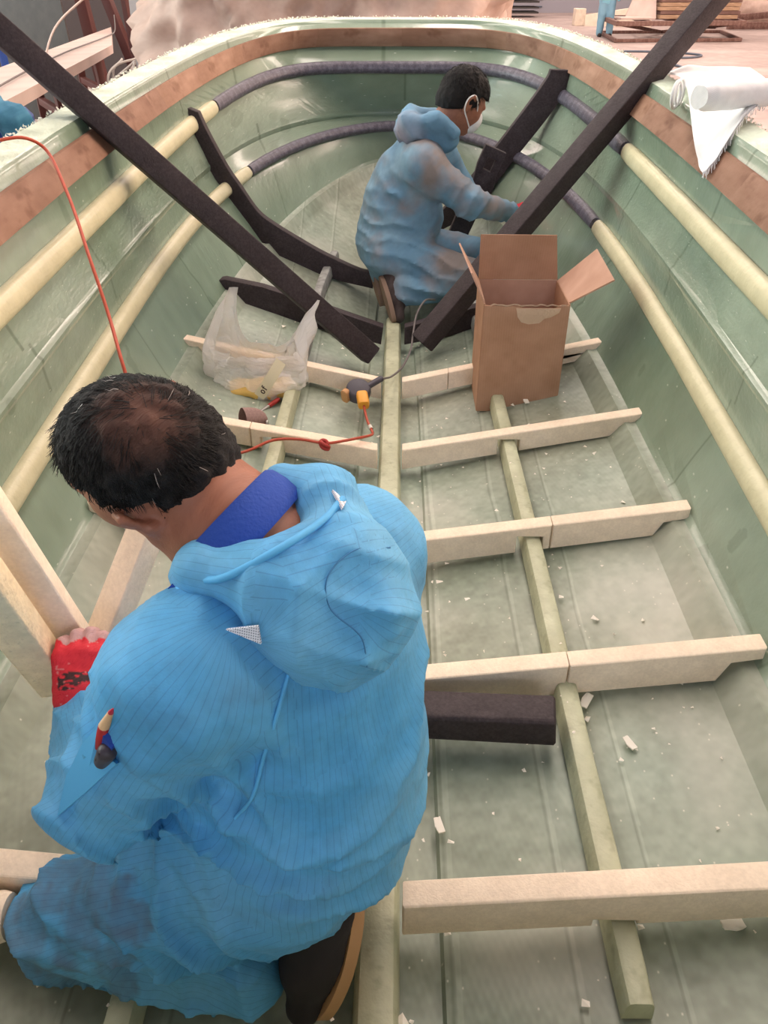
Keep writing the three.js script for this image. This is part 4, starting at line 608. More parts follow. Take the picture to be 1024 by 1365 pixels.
// hair cap: the skull pushed out above a hair line
function hairCap(c, B, { line, thick = .007, cell = .0038, colour, shaggy = .004, sc = 1 }) {
  const m = [B.F, B.L, B.U]; const P = (f, l, u) => c.clone().addScaledVector(B.F, f * sc).addScaledVector(B.L, l * sc).addScaledVector(B.U, u * sc); const t = thick;
  const prims = [ell(P(-.006, 0, .028), [.098 * sc + t, .077 * sc + t, .092 * sc + t], .03, m), ell(P(-.045, 0, -.03), [.05, .054, .05].map((q) => q * sc + t), .04, m)];
  const cut = (x, y, z) => { _p.set(x, y, z).sub(c); const f = _p.dot(B.F) / sc, u = _p.dot(B.U) / sc, l = _p.dot(B.L) / sc; return (line(f, l) - u) * .8 * sc; };
  return sdfMesh(prims, cell, { cut, colour, disp: (x, y, z) => shaggy * (noise3(x * 90, y * 90, z * 90) + .6 * noise3(x * 220, y * 220, z * 220)) });
}
// individual hairs laid over a cap, fanning from the whorl
function strands(c, B, n, { whorl, line, lift, len, rad, r0 = .006, pick, sc = 1 }) {
  const gs = []; const wh = new THREE.Vector3(...whorl).normalize(); let tries = 0;
  while (gs.length < n && tries++ < n * 12) {
    const z = R(-1, 1), a = R(0, Math.PI * 2), q = Math.sqrt(1 - z * z); const d = new THREE.Vector3(q * Math.cos(a), q * Math.sin(a), z); const p = new THREE.Vector3(d.x * .1 - .006, d.y * .079, d.z * .094 + .028); if (p.z < line(p.x, p.y) + .006) continue; if (pick && !pick(p, d)) continue;
    const nrm = new THREE.Vector3(d.x / .1, d.y / .079, d.z / .094).normalize(); let t = d.clone().sub(wh); t.addScaledVector(nrm, -t.dot(nrm)); if (t.lengthSq() < 1e-5) continue; t.normalize(); const sw = new THREE.Vector3().crossVectors(nrm, t); t.addScaledVector(sw, .45 + R(-.35, .35)).normalize(); const L = len * R(.6, 1.2), up = lift(p, d) * R(.4, 1.4); const pts = [];
    for (let i = 0; i < 4; i++) { const k = i / 3; const w = p.clone().addScaledVector(nrm, r0 * R(.6, 1.2) + up * k).addScaledVector(t, L * k); w.addScaledVector(nrm, -L * L * k * k * 3.2 * (1 - Math.min(1, up / .01))); pts.push(c.clone().addScaledVector(B.F, w.x * sc).addScaledVector(B.L, w.y * sc).addScaledVector(B.U, w.z * sc)); }
    gs.push([pts, rad * R(.7, 1.2)]);
  }
  const pos = [], uv = [], idx = []; const e = [new THREE.Vector3(), new THREE.Vector3()], t = new THREE.Vector3();
  for (const [pts, r] of gs) { const b0 = pos.length / 3; pts.forEach((p, i) => { t.copy(pts[Math.min(3, i + 1)]).sub(pts[Math.max(0, i - 1)]).normalize(); e[0].set(t.y, -t.x, .3).cross(t).normalize(); e[1].crossVectors(t, e[0]); for (let k = 0; k < 3; k++) { const a = k * 2.094, q = r * (i === 3 ? .3 : 1); pos.push(p.x + q * (Math.cos(a) * e[0].x + Math.sin(a) * e[1].x), p.y + q * (Math.cos(a) * e[0].y + Math.sin(a) * e[1].y), p.z + q * (Math.cos(a) * e[0].z + Math.sin(a) * e[1].z)); uv.push(k / 3, i / 3); } }); for (let i = 0; i < 3; i++) for (let k = 0; k < 3; k++) { const a = b0 + i * 3 + k, c = b0 + i * 3 + (k + 1) % 3; idx.push(a, c, c + 3, a, c + 3, a + 3); } }
  const g = new THREE.BufferGeometry(); g.setAttribute('position', new THREE.Float32BufferAttribute(pos, 3)); g.setAttribute('uv', new THREE.Float32BufferAttribute(uv, 2)); g.setIndex(idx); g.computeVertexNormals(); return g;
}
// a hand: palm, four bent fingers and a thumb. W wrist, frame: f fingers direction, n back of hand, l thumb side; curl radians
function handPrims(W, f, n, curl, sc = 1, thick = 1, thumbSide = 1) {
  f = f.clone().normalize(); n = n.clone().addScaledVector(f, -n.dot(f)).normalize(); const l = new THREE.Vector3().crossVectors(n, f).multiplyScalar(thumbSide); const P = (a, b, c) => W.clone().addScaledVector(f, a * sc).addScaledVector(l, b * sc).addScaledVector(n, c * sc); const o = []; const r = .0095 * sc * thick;
  o.push(cone(P(-.03, 0, 0), P(.02, 0, 0), .027 * sc, .028 * sc, .02)); for (const b of [-.028, -.01, .009, .027]) o.push(cone(P(.008, b * .7, 0), P(.078 - Math.abs(b) * .25, b, 0), .015 * sc, .0135 * sc, .012));
  const len = [[.024, .017, .014], [.032, .021, .017], [.036, .023, .018], [.033, .021, .017]];
  [-.029, -.0098, .0098, .0285].forEach((b, i) => { let a = 0, p = P(.078 - Math.abs(b) * .25, b, .002); len[i].forEach((L, k) => { a += curl[k] * (1 + .08 * (i - 1.5)); const q = p.clone().addScaledVector(f, Math.cos(a) * L * sc).addScaledVector(n, -Math.sin(a) * L * sc); o.push(cone(p, q, r * (1 - .06 * k), r * (.94 - .06 * k), .005)); p = q; }); });
  let p = P(.018, .028, -.006); const dirs = [[.55, .55, -.5], [.75, .15, -.65], [.7, -.15, -.7]]; [.034, .028, .022].forEach((L, k) => { const d = dirs[k], q = p.clone().addScaledVector(f, d[0] * L * sc).addScaledVector(l, d[1] * L * sc).addScaledVector(n, d[2] * L * sc); o.push(cone(p, q, r * (1.25 - .1 * k), r * (1.15 - .1 * k), .006)); p = q; });
  return o;
}
// cloth folds: bands of ridges around joints and hems
function foldField(list, na = 1) { return (x, y, z) => { let d = 0; for (const q of list) { const dx = x - q.c.x, dy = y - q.c.y, dz = z - q.c.z, e = (dx * dx + dy * dy + dz * dz) / (q.r * q.r); if (e > 5) continue; const ph = (dx * q.d.x + dy * q.d.y + dz * q.d.z) * q.f + 1.9 * noise3(x * 11 + q.s, y * 11, z * 11); const w = 1 - Math.abs(Math.sin(ph * .5)); d += q.a * Math.exp(-e) * (w * w * 1.5 - .35); } const c1 = 1 - Math.abs(noise3(x * 8 + 3, y * 10, z * 8)), c2 = 1 - Math.abs(noise3(x * 19, y * 15 + 4, z * 19)); return d + na * (.006 * c1 ** 4 + .003 * c2 ** 4) - .002 + .0012 * noise3(x * 42, y * 42, z * 42); }; }
const fold = (c, r, d, f, a, s = 0) => ({ c, r, d: d.clone().normalize(), f, a, s });
function shoe(name, o, heel, toe, solN, mat, sole, w = .042) { // solN points out of the sole
  const d = toe.clone().sub(heel), L = d.length(); d.normalize(); const n = solN.clone().addScaledVector(d, -solN.dot(d)).normalize(), s = new THREE.Vector3().crossVectors(d, n); const P = (a, h) => heel.clone().addScaledVector(d, a * L).addScaledVector(n, -h);
  const up = sdfMesh([cone(P(.06, .035), P(.5, .036), .037, .039, .03), cone(P(.45, .032), P(.94, .024), .041, .028, .03), cone(P(.08, .05), P(.12, .1), .036, .04, .03), cone(P(.15, .05), P(.6, .045), .034, .03, .03)], .007, { cut: (x, y, z) => { _p.set(x, y, z).sub(heel); return _p.dot(n) + .006; } }); obj(name, local(up, o), mat, o);
  const rings = [-.008, .012].map((h) => { const r = []; for (let i = 0; i < 28; i++) { const a = i / 28 * Math.PI * 2, t = .5 + .53 * Math.cos(a); const ww = w * (.92 + .14 * Math.sin(t * 3.1) - .16 * Math.max(0, .45 - t)); r.push(heel.clone().addScaledVector(d, t * L).addScaledVector(s, Math.sign(Math.sin(a)) * Math.abs(Math.sin(a)) ** .7 * ww).addScaledVector(n, h)); } return r; }); obj('sole', local(loft(rings, { crease: .6 }), o), sole, o);
}
const stripeTex = tex(256, 256, (u, v) => { const d = Math.abs((u * 8) % 1 - .5); const k = tfbm(u, v, 8, 201, 4) * 12, w = tfbm(u, v, 90, 203, 1) * 5; const ln = d > .44 ? -38 * (.7 + .3 * Math.sin(v * 512)) : 0; return [236 + k + w + ln, 236 + k + w + ln, 236 + k + w + ln * .7]; }, true, 14, 14);
M.coverall = phys({ vertexColors: true, map: stripeTex, roughness: .62, sheen: .35, sheenRoughness: .5, sheenColor: new THREE.Color(.35, .5, .65), bumpMap: tex(256, 256, (u, v) => grey(128 + 40 * Math.sin(u * Math.PI * 128) * Math.sin(v * Math.PI * 128) + 70 * tfbm(u, v, 10, 207, 3)), false, 14, 14), bumpScale: .0008 });
M.coverallPlain = std({ color: 0x58b0e6, roughness: .65 });
M.seamDark = std({ color: 0x3c7cae, roughness: .8 });
M.coverall2 = std({ vertexColors: true, map: mottle([240, 240, 240], 14, 8, 211, 6, 6), roughness: .75 });
M.skin = phys({ color: 0xa9735a, roughness: .5, map: mottle([238, 228, 224], 16, 12, 213, 9, 9), bumpMap: bumpTex(40, 215, 12, 12), bumpScale: .0006, sheen: .15 });
M.hairCap = std({ vertexColors: true, roughness: .85, bumpMap: bumpTex(64, 217, 10, 10), bumpScale: .002 });
M.hair = std({ color: 0x0a0707, roughness: .75 });
M.hairGrey = std({ color: 0xbcb4ae, roughness: .4 });
M.collar = std({ color: 0x16429c, roughness: .8, bumpMap: bumpTex(40, 219, 8, 8), bumpScale: .001 });
M.navy = std({ map: tex(64, 64, (u, v) => (Math.abs(v - .32) < .08 || Math.abs(v - .68) < .08) ? [220, 222, 228] : [24, 36, 86], true, 1, 1), roughness: .8 });
M.glove = std({ vertexColors: true, roughness: .7, bumpMap: bumpTex(60, 221, 14, 14), bumpScale: .0012 });
M.mesh = std({ map: tex(128, 128, (u, v) => { const a = Math.hypot((u * 8) % 1 - .5, (v * 8) % 1 - .5); return a < .26 ? [110, 120, 135] : [226, 228, 236]; }, true, 40, 40), roughness: .8 });
M.mask = std({ map: mottle([238, 236, 234], 10, 8, 225, 6, 6), roughness: .85 });
const lin = (hex) => new THREE.Color(hex);

// ---- man kneeling in front of the camera
{
  const o = thing('person', 'balding man kneeling with his back to us in a light blue pinstriped coverall, red glove', 'person', [-.2, .03, .62]);
  const J = { pel: V(-.085, .29, .665), lum: V(-.055, .44, .68), tho: V(-.075, .60, .71), c7: V(-.150, .765, .735), neck: V(-.165, .79, .735), lsh: V(-.205, .69, .605), lel: V(-.345, .475, .605), lwr: V(-.438, .395, .778), rsh: V(-.03, .68, .85), rel: V(-.13, .44, .95), rwr: V(-.33, .27, .88), lhip: V(-.15, .27, .625), lkn: V(-.462, .158, .612), lan: V(-.20, .085, .578), rhip: V(-.05, .26, .76), rkn: V(-.40, .18, .93), ran: V(-.06, .1, .8) };
  const f = new THREE.Vector3(-.75, 0, -.66), left = new THREE.Vector3(-.66, 0, .75), up = new THREE.Vector3(0, 1, 0);
  const vw = (X, Y, Z) => new THREE.Vector3(X, Y * .8236 + Z * .567, -(Y * .567 - Z * .8236));
  const hc = V(-.262, .861, .777); const Lh = vw(-.14, -.84, .46).normalize(); const Uh = vw(-.27, .5, .82); Uh.addScaledVector(Lh, -Uh.dot(Lh)).normalize(); const Fh = new THREE.Vector3().crossVectors(Lh, Uh); const B = { F: Fh, L: Lh, U: Uh };
  const { prims: hp, P } = headPrims(hc, B, .92);
  const neck = [cone(P(-.03, 0, -.05), J.neck, .056, .062, .04), cone(J.neck, V(-.12, .72, .72), .064, .09, .05)];
  const bodyP = [cone(J.c7, J.tho, .055, .075, .06), cone(J.tho, J.pel, .075, .085, .06), cone(J.lsh, J.lel, .042, .036, .04), cone(J.lel, J.lwr, .036, .024, .03), cone(J.rsh, J.rel, .042, .036, .04), cone(J.rel, J.rwr, .036, .024, .03), cone(J.lhip, J.lkn, .07, .05, .05), cone(J.lkn, J.lan, .048, .034, .03), cone(J.rhip, J.rkn, .07, .05, .05), cone(J.rkn, J.ran, .048, .034, .03), cone(J.c7, J.lsh, .05, .045, .05), cone(J.c7, J.rsh, .05, .045, .05), neck[1]];
  const skin = merge([sdfMesh([...hp, neck[0], neck[1]], .0036), sdfMesh(bodyP, .014)]);
  const body = obj('body', local(skin, o), M.skin, o);
  // coverall
  const fx = [f, up, left];
  const cov = [
    ell(V(-.09, .315, .672), [.125, .12, .155], .06, fx, { axis: up }), ell(V(-.2, .42, .72), [.11, .15, .12], .06, fx, { axis: up }), cone(V(-.2, .33, .66), V(-.3, .27, .68), .1, .08, .06),
    ell(V(-.065, .45, .685), [.118, .15, .158], .08, fx, { axis: up }),
    ell(V(-.085, .61, .715), [.118, .135, .172], .08, fx, { axis: up }),
    cone(V(-.13, .70, .725), J.lsh, .09, .082, .06, { axis: left }), cone(V(-.11, .70, .74), J.rsh, .09, .08, .06, { axis: left }),
    cone(J.lsh, J.lel, .084, .066, .045), cone(J.lel, J.lwr, .062, .046, .035), cone(J.lwr.clone().lerp(J.lel, .16), J.lwr.clone().lerp(J.lel, -.05), .05, .052, .01),
    cone(J.rsh, J.rel, .08, .064, .045), cone(J.rel, J.rwr, .062, .05, .035),
    cone(J.lhip, J.lkn, .1, .078, .05), cone(J.lkn, J.lan, .066, .064, .018), 
    cone(J.rhip, J.rkn, .105, .08, .05), cone(J.rkn, J.ran, .07, .06, .022),
  ];
  const folds = foldField([
    fold(J.lel, .12, new THREE.Vector3(.6, .5, -.9), 105, 0.0194, 1), fold(J.lwr, .1, new THREE.Vector3(.5, .6, -.6), 136, .0085, 2), fold(J.lsh.clone().lerp(J.lel, .45), .13, new THREE.Vector3(.7, .9, .1), 82, 0.0104, 3),
    fold(V(-.21, .56, .60), .12, new THREE.Vector3(.8, .3, 0), 95, 0.0179, 4), fold(V(-.12, .40, .58), .14, new THREE.Vector3(.2, 1, .2), 75, 0.0179, 5), fold(V(-.24, .23, .58), .14, new THREE.Vector3(1, .5, 0), 78, 0.0209, 6),
    fold(J.lkn, .13, new THREE.Vector3(.4, 1, -.3), 99, 0.0224, 7), fold(V(-.33, .12, .56), .14, new THREE.Vector3(.3, 1, .1), 102, 0.0209, 8), fold(V(-.05, .32, .58), .15, new THREE.Vector3(.5, 1, 0), 61, 0.0134, 9), fold(V(.02, .55, .70), .16, new THREE.Vector3(.3, .8, .5), 44, 0.0090, 10),
  ]);
  const blue = lin(0x52ace4), dirty = lin(0x5f7c98), paler = lin(0x78c6f2);
  const cg = sdfMesh(cov, .0085, { uv: true, disp: folds, cut: (x, y, z) => { const dx = x - J.neck.x + .02, dy = y - J.neck.y - .035, dz = z - J.neck.z; return .062 - Math.hypot(dx, dy * .9, dz); }, colour: (x, y, z, c) => { const n = fbm(x * 9, y * 9, z * 9, 4); c.copy(blue).lerp(paler, clamp(.25 + n)); const kn = Math.hypot(x - J.lkn.x, y - J.lkn.y, z - J.lkn.z); const d = sstep(.4, .62, 1.15 - kn / .2 + fbm(x * 22, y * 22, z * 22, 4) * 1.1) * (.45 + .5 * Math.abs(noise3(x * 70, y * 70, z * 70))); c.lerp(dirty, d); const gr = clamp(fbm(x * 18 + 5, y * 18, z * 18, 4) * 2.2 - .5); c.lerp(dirty, gr * .3); } });
  const covM = obj('coverall', local(cg, o), M.coverall, o);
  // hood lying on the back
  const hd = [ell(V(-.055, .76, .665), [.062, .056, .1], .05, fx, { axis: left }), ell(V(-.035, .735, .655), [.05, .06, .082], .05, fx, { axis: left }), cone(V(-.19, .80, .66), V(-.11, .80, .64), .026, .036, .03), cone(V(-.11, .80, .64), V(-.035, .79, .69), .036, .042, .04), cone(V(-.035, .79, .69), V(-.062, .815, .775), .042, .034, .04), cone(V(-.062, .815, .775), V(-.115, .82, .805), .034, .024, .03), cone(V(-.215, .775, .675), V(-.19, .80, .66), .018, .026, .02), cone(V(-.005, .75, .645), V(.012, .715, .675), .036, .036, .04), cone(V(-.04, .71, .625), V(-.02, .685, .64), .036, .03, .04)];
  const hf = foldField([fold(V(-.05, .80, .62), .08, new THREE.Vector3(.9, .1, .5), 110, 0.0078, 21), fold(V(.0, .77, .63), .07, new THREE.Vector3(.3, .9, -.6), 120, 0.0078, 22), fold(V(-.03, .70, .61), .05, new THREE.Vector3(1, .2, .3), 170, 0.0078, 23), fold(V(-.045, .82, .74), .06, new THREE.Vector3(.3, .2, 1), 120, 0.0065, 24)], .45);
  const hc2 = sdfMesh(hd, .0055, { uv: true, disp: hf, colour: (x, y, z, c) => { const n = fbm(x * 11, y * 11, z * 11, 3); c.copy(blue).lerp(paler, clamp(.4 + n)); } });
  const hood = obj('hood', local(hc2, o), M.coverall, o);
  const seamPts = [V(-.222, .768, .657), V(-.19, .797, .640), V(-.152, .822, .616), V(-.098, .846, .632), V(-.056, .847, .684), V(-.037, .844, .731)];
  obj('hood_hem', local(tube(seamPts, .0045, 60, 6), o), M.coverallPlain, hood);
  const stitch = (pts, r, m, par) => obj('seam', local(tube(pts, r, 50, 5), o), m, par);
  stitch([V(-.006, .727, .586), V(-.012, .761, .595), V(-.044, .796, .602), V(-.047, .820, .620), V(-.022, .833, .649), V(.017, .813, .682)], .0009, M.seamDark, hood);
  stitch([V(-.086, .727, .603), V(-.093, .707, .581), V(-.104, .674, .558), V(-.123, .606, .562), V(-.138, .554, .550), V(-.166, .497, .559)], .0026, M.coverallPlain, covM);
  const tri = (name, pts, m, par) => { const a = pts[0].clone().sub(pts[1]), b = pts[2].clone().sub(pts[1]), n = new THREE.Vector3().crossVectors(a, b).normalize().multiplyScalar(.0015); const g = loft([pts.map((p) => p.clone().add(n)), pts.map((p) => p.clone().sub(n))], { crease: .3 }); return obj(name, local(g, o), m, par); };
  tri('mesh_vent', [V(-.150, .777, .588), V(-.115, .790, .580), V(-.113, .769, .576)], M.mesh, hood);
  obj('collar_tab', local(loft([[V(-.214, .782, .668), V(-.203, .770, .655), V(-.246, .742, .632), V(-.252, .748, .640)], [V(-.214, .786, .664), V(-.203, .774, .651), V(-.246, .746, .628), V(-.252, .752, .636)]], { crease: .3 }), o), M.collar, o);
  tri('white_label', [V(-.050, .848, .742), V(-.034, .842, .727), V(-.036, .849, .703)], M.mesh, hood);
  // blue shirt collar standing round the neck
  const ring = []; for (let i = 0; i <= 26; i++) { const a = lerp(-2.6, 2.2, i / 26); ring.push([a]); }
  const nd = hc.clone().sub(J.c7).normalize(); const e1 = f.clone().addScaledVector(nd, -f.dot(nd)).normalize(), e2 = new THREE.Vector3().crossVectors(nd, e1); const cc = J.neck.clone().addScaledVector(nd, .006);
  const rr = ring.map(([a], i) => { const r = .07 + .004 * Math.sin(a * 3), w = new THREE.Vector3().addScaledVector(e1, -Math.cos(a)).addScaledVector(e2, Math.sin(a)); const q = (rad, h) => cc.clone().addScaledVector(w, rad).addScaledVector(nd, h); return [q(r, -.03), q(r + .004, .014), q(r + .006, .02), q(r + .012, .014), q(r + .02, -.02), q(r + .014, -.03)]; });
  obj('shirt_collar', local(loft(rr, { crease: .8 }), o), M.collar, o);
  // head hair
  const line = (ff, l) => Math.max(.0 + .82 * ff, ff > .03 ? .052 : -.2, Math.abs(l) > .05 && ff > -.045 && ff < .05 ? .03 : -.2) - .01 * noise3(ff * 60, l * 60, 3);
  const bald = (ff, l, u) => Math.hypot((ff + .052) * .85, (l - .012) * .95, (u - .098) * .9);
  const dk = lin(0x0d0a0a), br = lin(0x5e3e32);
  const cap = hairCap(hc, B, { line, sc: .92, colour: (x, y, z, c) => { _p.set(x, y, z).sub(hc); const ff = _p.dot(B.F), l = _p.dot(B.L), u = _p.dot(B.U); const d = bald(ff, l, u) + .014 * fbm(x * 60, y * 60, z * 60, 3); c.copy(dk).lerp(br, clamp(1.25 - d / .046) * .9); } });
  const hair = obj('hair', local(cap, o), M.hairCap, o);
  const sparse = (p) => { const d = bald(p.x, p.y, p.z); return d > .05 || rnd() < .12 + .7 * (d / .05) ** 2; };
  const st = obj('hair_strands', local(strands(hc, B, 4200, { whorl: [-.52, .08, .82], line, lift: (p) => p.x > .07 ? .009 : .0015, len: .024, rad: .00042, pick: sparse, sc: .92 }), o), M.hair, hair); st.userData.kind = 'stuff';
  const sg = obj('grey_hairs', local(strands(hc, B, 20, { whorl: [-.52, .08, .82], line, lift: () => .002, len: .018, rad: .0003, r0: .008, sc: .92, pick: (p) => p.x < .02 }), o), M.hairGrey, hair); sg.userData.kind = 'stuff';
  // left hand in a red glove
  const W = J.lwr.clone().add(V(-.02, .022, .022)); const hf1 = V(-.08, .55, .75), hn = new THREE.Vector3(.12, .62, .78);
  const gl = sdfMesh(handPrims(W, hf1, hn, [.4, .95, .6], 1.04, 1.02, -1), .003, { disp: (x, y, z) => .0009 * noise3(x * 160, y * 160, z * 160), colour: (x, y, z, c) => { const q = _p.set(x, y, z).sub(W); const a = q.dot(hf1.clone().normalize()), h = q.dot(hn.clone().normalize()); c.set(0xcf2233); if (h > .004 && a > .02 && a < .075 && Math.hypot((a - .045) / .03, (q.x + .004) / .026) < 1 + .3 * noise3(x * 90, y * 90, z * 90) && noise3(x * 150 + y * 90, y * 60, z * 420) > -.2) c.set(0x35191c); if (a > .1 - .02 * noise3(x * 80, y * 80, z * 80)) c.lerp(lin(0xb7aaa6), .75); if (noise3(x * 260, y * 260, z * 260) > .82) c.lerp(lin(0xd9b8b0), .4); } });
  const glv = obj('glove', local(gl, o), M.glove, o); glv.userData.label = 'red work glove on the left hand';
  const gr = sdfMesh(handPrims(J.rwr.clone(), new THREE.Vector3(-.8, -.3, -.3), new THREE.Vector3(-.3, .9, -.3), [.6, .7, .4], 1, 1.15, 1), .0045, { colour: (x, y, z, c) => c.set(0xcf2233) }); obj('glove', local(gr, o), M.glove, o);
  shoe('shoe', o, V(-.035, .185, .632), V(-.09, .04, .54), new THREE.Vector3(.86, -.34, -.3), M.shoe, M.sole);
  shoe('shoe', o, V(.0, .17, .80), V(-.04, .035, .75), new THREE.Vector3(.85, -.25, .2), M.shoe, M.sole);
  // sleeve pocket
  const pk = [V(-.368, .523, .540), V(-.315, .588, .528), V(-.268, .648, .519), V(-.276, .652, .523), V(-.284, .659, .531), V(-.279, .697, .528), V(-.312, .649, .545), V(-.345, .588, .547)];
  obj('sleeve_pocket', local(loft([pk.map((p) => p.clone().add(V(0, -.012, .012))), pk], { crease: .4 }), o), M.coverallPlain, covM);
  obj('pocket_lining', local(loft([[V(-.272, .652, .521), V(-.262, .690, .518), V(-.279, .700, .526), V(-.284, .661, .529)].map((p) => p.clone().add(V(0, -.01, .01))), [V(-.272, .652, .521), V(-.268, .672, .519), V(-.279, .690, .527), V(-.284, .661, .529)]], { crease: .4 }), o), M.collar, covM);
  const pe = thing('pencil', 'short red pencil with a sharpened tip in the left sleeve pocket', 'pencil', [-.285, .675, .54]); const a = V(-.290, .655, .536), b = V(-.274, .696, .529), c = V(-.260, .723, .523), d = V(-.2555, .731, .521);
  obj('pencil_body', local(bar(a, b, rrect(.0115, .0115, .005, 3), undefined, .001), pe), std({ color: 0xb0242c, roughness: .5 }), pe);
  const tip = (p, q, r1, r2, m, nm) => { const dd = q.clone().sub(p), g = new THREE.CylinderGeometry(r2, r1, dd.length(), 12); g.applyQuaternion(new THREE.Quaternion().setFromUnitVectors(new THREE.Vector3(0, 1, 0), dd.clone().normalize())); const m2 = p.clone().lerp(q, .5); g.translate(m2.x, m2.y, m2.z); return obj(nm, local(g, pe), m, pe); };
  tip(b, c, .006, .003, std({ color: 0xd8b48c, roughness: .7 }), 'sharpened_wood'); tip(c, d, .003, .0008, std({ color: 0xb02040, roughness: .5 }), 'lead');
  const pn = thing('marker_pen', 'dark rounded marker end sticking out of the left sleeve pocket', 'pen', [-.285, .645, .53]); obj('cap', local(sdfMesh([cone(V(-.289, .636, .532), V(-.276, .662, .523), .009, .0105, .004)], .0022), pn), std({ color: 0x3a3440, roughness: .45 }), pn); obj('clip', local(bar(V(-.290, .648, .523), V(-.280, .668, .516), rrect(.003, .003, .001)), pn), M.blackStuff, pn);
}
// ---- man kneeling at the bow
{
  const o = thing('person', 'masked worker with short black hair kneeling at the bow in a dusty grey-blue hooded coverall', 'person', [.05, .06, 3.6]);
  const J = { pel: V(-.04, .315, 3.66), lum: V(-.02, .45, 3.68), tho: V(.05, .60, 3.69), c7: V(.165, .75, 3.70), neck: V(.18, .77, 3.70), rsh: V(.12, .665, 3.55), rel: V(.325, .52, 3.55), rwr: V(.53, .436, 3.715), lsh: V(.19, .67, 3.86), lel: V(.31, .50, 3.95), lwr: V(.42, .42, 3.98), rhip: V(-.02, .29, 3.56), rkn: V(.38, .20, 3.50), ran: V(.04, .15, 3.46), lhip: V(.0, .29, 3.76), lkn: V(.38, .24, 3.74), lan: V(-.04, .18, 3.62) };
  const f = new THREE.Vector3(.96, 0, -.28), left = new THREE.Vector3(-.28, 0, -.96), up = new THREE.Vector3(0, 1, 0);
  const hc = V(.285, .892, 3.72); const F = new THREE.Vector3(.78, -.5, -.36).normalize(), U0 = new THREE.Vector3(.4, .9, -.1), L = new THREE.Vector3().crossVectors(U0, F).normalize(), U = new THREE.Vector3().crossVectors(F, L); const B = { F, L, U };
  const { prims: hp, P } = headPrims(hc, B, .98); const neck = [cone(P(-.02, 0, -.06), J.neck, .054, .06, .04), cone(J.neck, V(.14, .70, 3.7), .056, .06, .05)];
  const bodyP = [cone(J.c7, J.tho, .06, .085, .06), cone(J.tho, J.pel, .085, .09, .06), cone(J.lsh, J.lel, .042, .036, .04), cone(J.lel, J.lwr, .036, .024, .03), cone(J.rsh, J.rel, .042, .036, .04), cone(J.rel, J.rwr, .036, .024, .03), cone(J.lhip, J.lkn, .07, .05, .05), cone(J.lkn, J.lan, .048, .034, .03), cone(J.rhip, J.rkn, .07, .05, .05), cone(J.rkn, J.ran, .048, .034, .03), cone(J.c7, J.lsh, .035, .035, .05), cone(J.c7, J.rsh, .035, .035, .05), neck[1]];
  const body = obj('body', local(merge([sdfMesh([...hp, ...neck], .005), sdfMesh(bodyP, .016)]), o), M.skin, o);
  const fx = [f, up, left];
  const cov = [ell(J.pel, [.135, .135, .16], .06, fx), ell(V(.09, .44, 3.66), [.13, .16, .13], .06, fx), ell(V(-.02, .46, 3.675), [.122, .15, .152], .08, fx), ell(V(.045, .60, 3.69), [.12, .13, .162], .08, fx), cone(V(.12, .70, 3.70), J.lsh, .085, .075, .06), cone(V(.12, .70, 3.69), J.rsh, .085, .08, .06), cone(J.rsh, J.rel, .082, .064, .045), cone(J.rel, J.rwr, .06, .045, .035), cone(J.lsh, J.lel, .08, .06, .045), cone(J.lel, J.lwr, .06, .045, .035), cone(J.rhip, J.rkn, .105, .08, .05), cone(J.rkn, J.ran, .075, .065, .02), cone(J.lhip, J.lkn, .105, .08, .05), cone(J.lkn, J.lan, .075, .065, .02)];
  const folds = foldField([fold(J.rel, .13, new THREE.Vector3(.8, -.5, 0), 102, 0.0126, 31), fold(J.rwr, .1, new THREE.Vector3(.9, -.3, -.4), 128, 0.0092, 32), fold(V(.02, .55, 3.55), .13, new THREE.Vector3(.5, .8, 0), 78, 0.0092, 33), fold(V(-.06, .38, 3.58), .14, new THREE.Vector3(.1, 1, 0), 102, 0.0138, 34), fold(V(.15, .25, 3.48), .16, new THREE.Vector3(.35, 1, 0), 92, 0.0138, 35), fold(V(.1, .13, 3.42), .14, new THREE.Vector3(.3, 1, 0), 119, 0.0103, 36)]);
  const blue = lin(0x6f9cba), pale = lin(0x8fb2c6), dust = lin(0x9a8b84), dust2 = lin(0x7f7b7c);
  const cg = sdfMesh(cov, .011, { disp: folds, colour: (x, y, z, c) => { const n = fbm(x * 9, y * 9, z * 9, 4); c.copy(blue).lerp(pale, clamp(.3 + n)); const sh = Math.hypot(x - .2, y - .68, -z - 3.55), el = Math.hypot(x - .42, y - .50, -z - 3.6), th = Math.hypot(x - .28, y - .27, -z - 3.5); const d = Math.max(clamp(1.15 - sh / .2), clamp(1.2 - el / .14), clamp(1.2 - th / .17)); c.lerp(dust, clamp(d + fbm(x * 14, y * 14, z * 14, 4) * 1.2) * .9); c.lerp(dust2, clamp(fbm(x * 5 + 9, y * 5, z * 5, 3) * 1.8 - .1) * .5); } });
  obj('coverall', local(cg, o), M.coverall2, o);
  const hd = [ell(V(.06, .785, 3.65), [.055, .05, .1], .05, fx), cone(V(.06, .82, 3.6), V(.17, .825, 3.60), .034, .03, .03), cone(V(.06, .82, 3.6), V(.07, .83, 3.74), .038, .038, .03), cone(V(.07, .83, 3.74), V(.17, .83, 3.80), .034, .024, .03), cone(V(.17, .84, 3.60), V(.25, .785, 3.60), .032, .026, .02), cone(V(.15, .77, 3.66), V(.21, .755, 3.68), .07, .065, .03)];
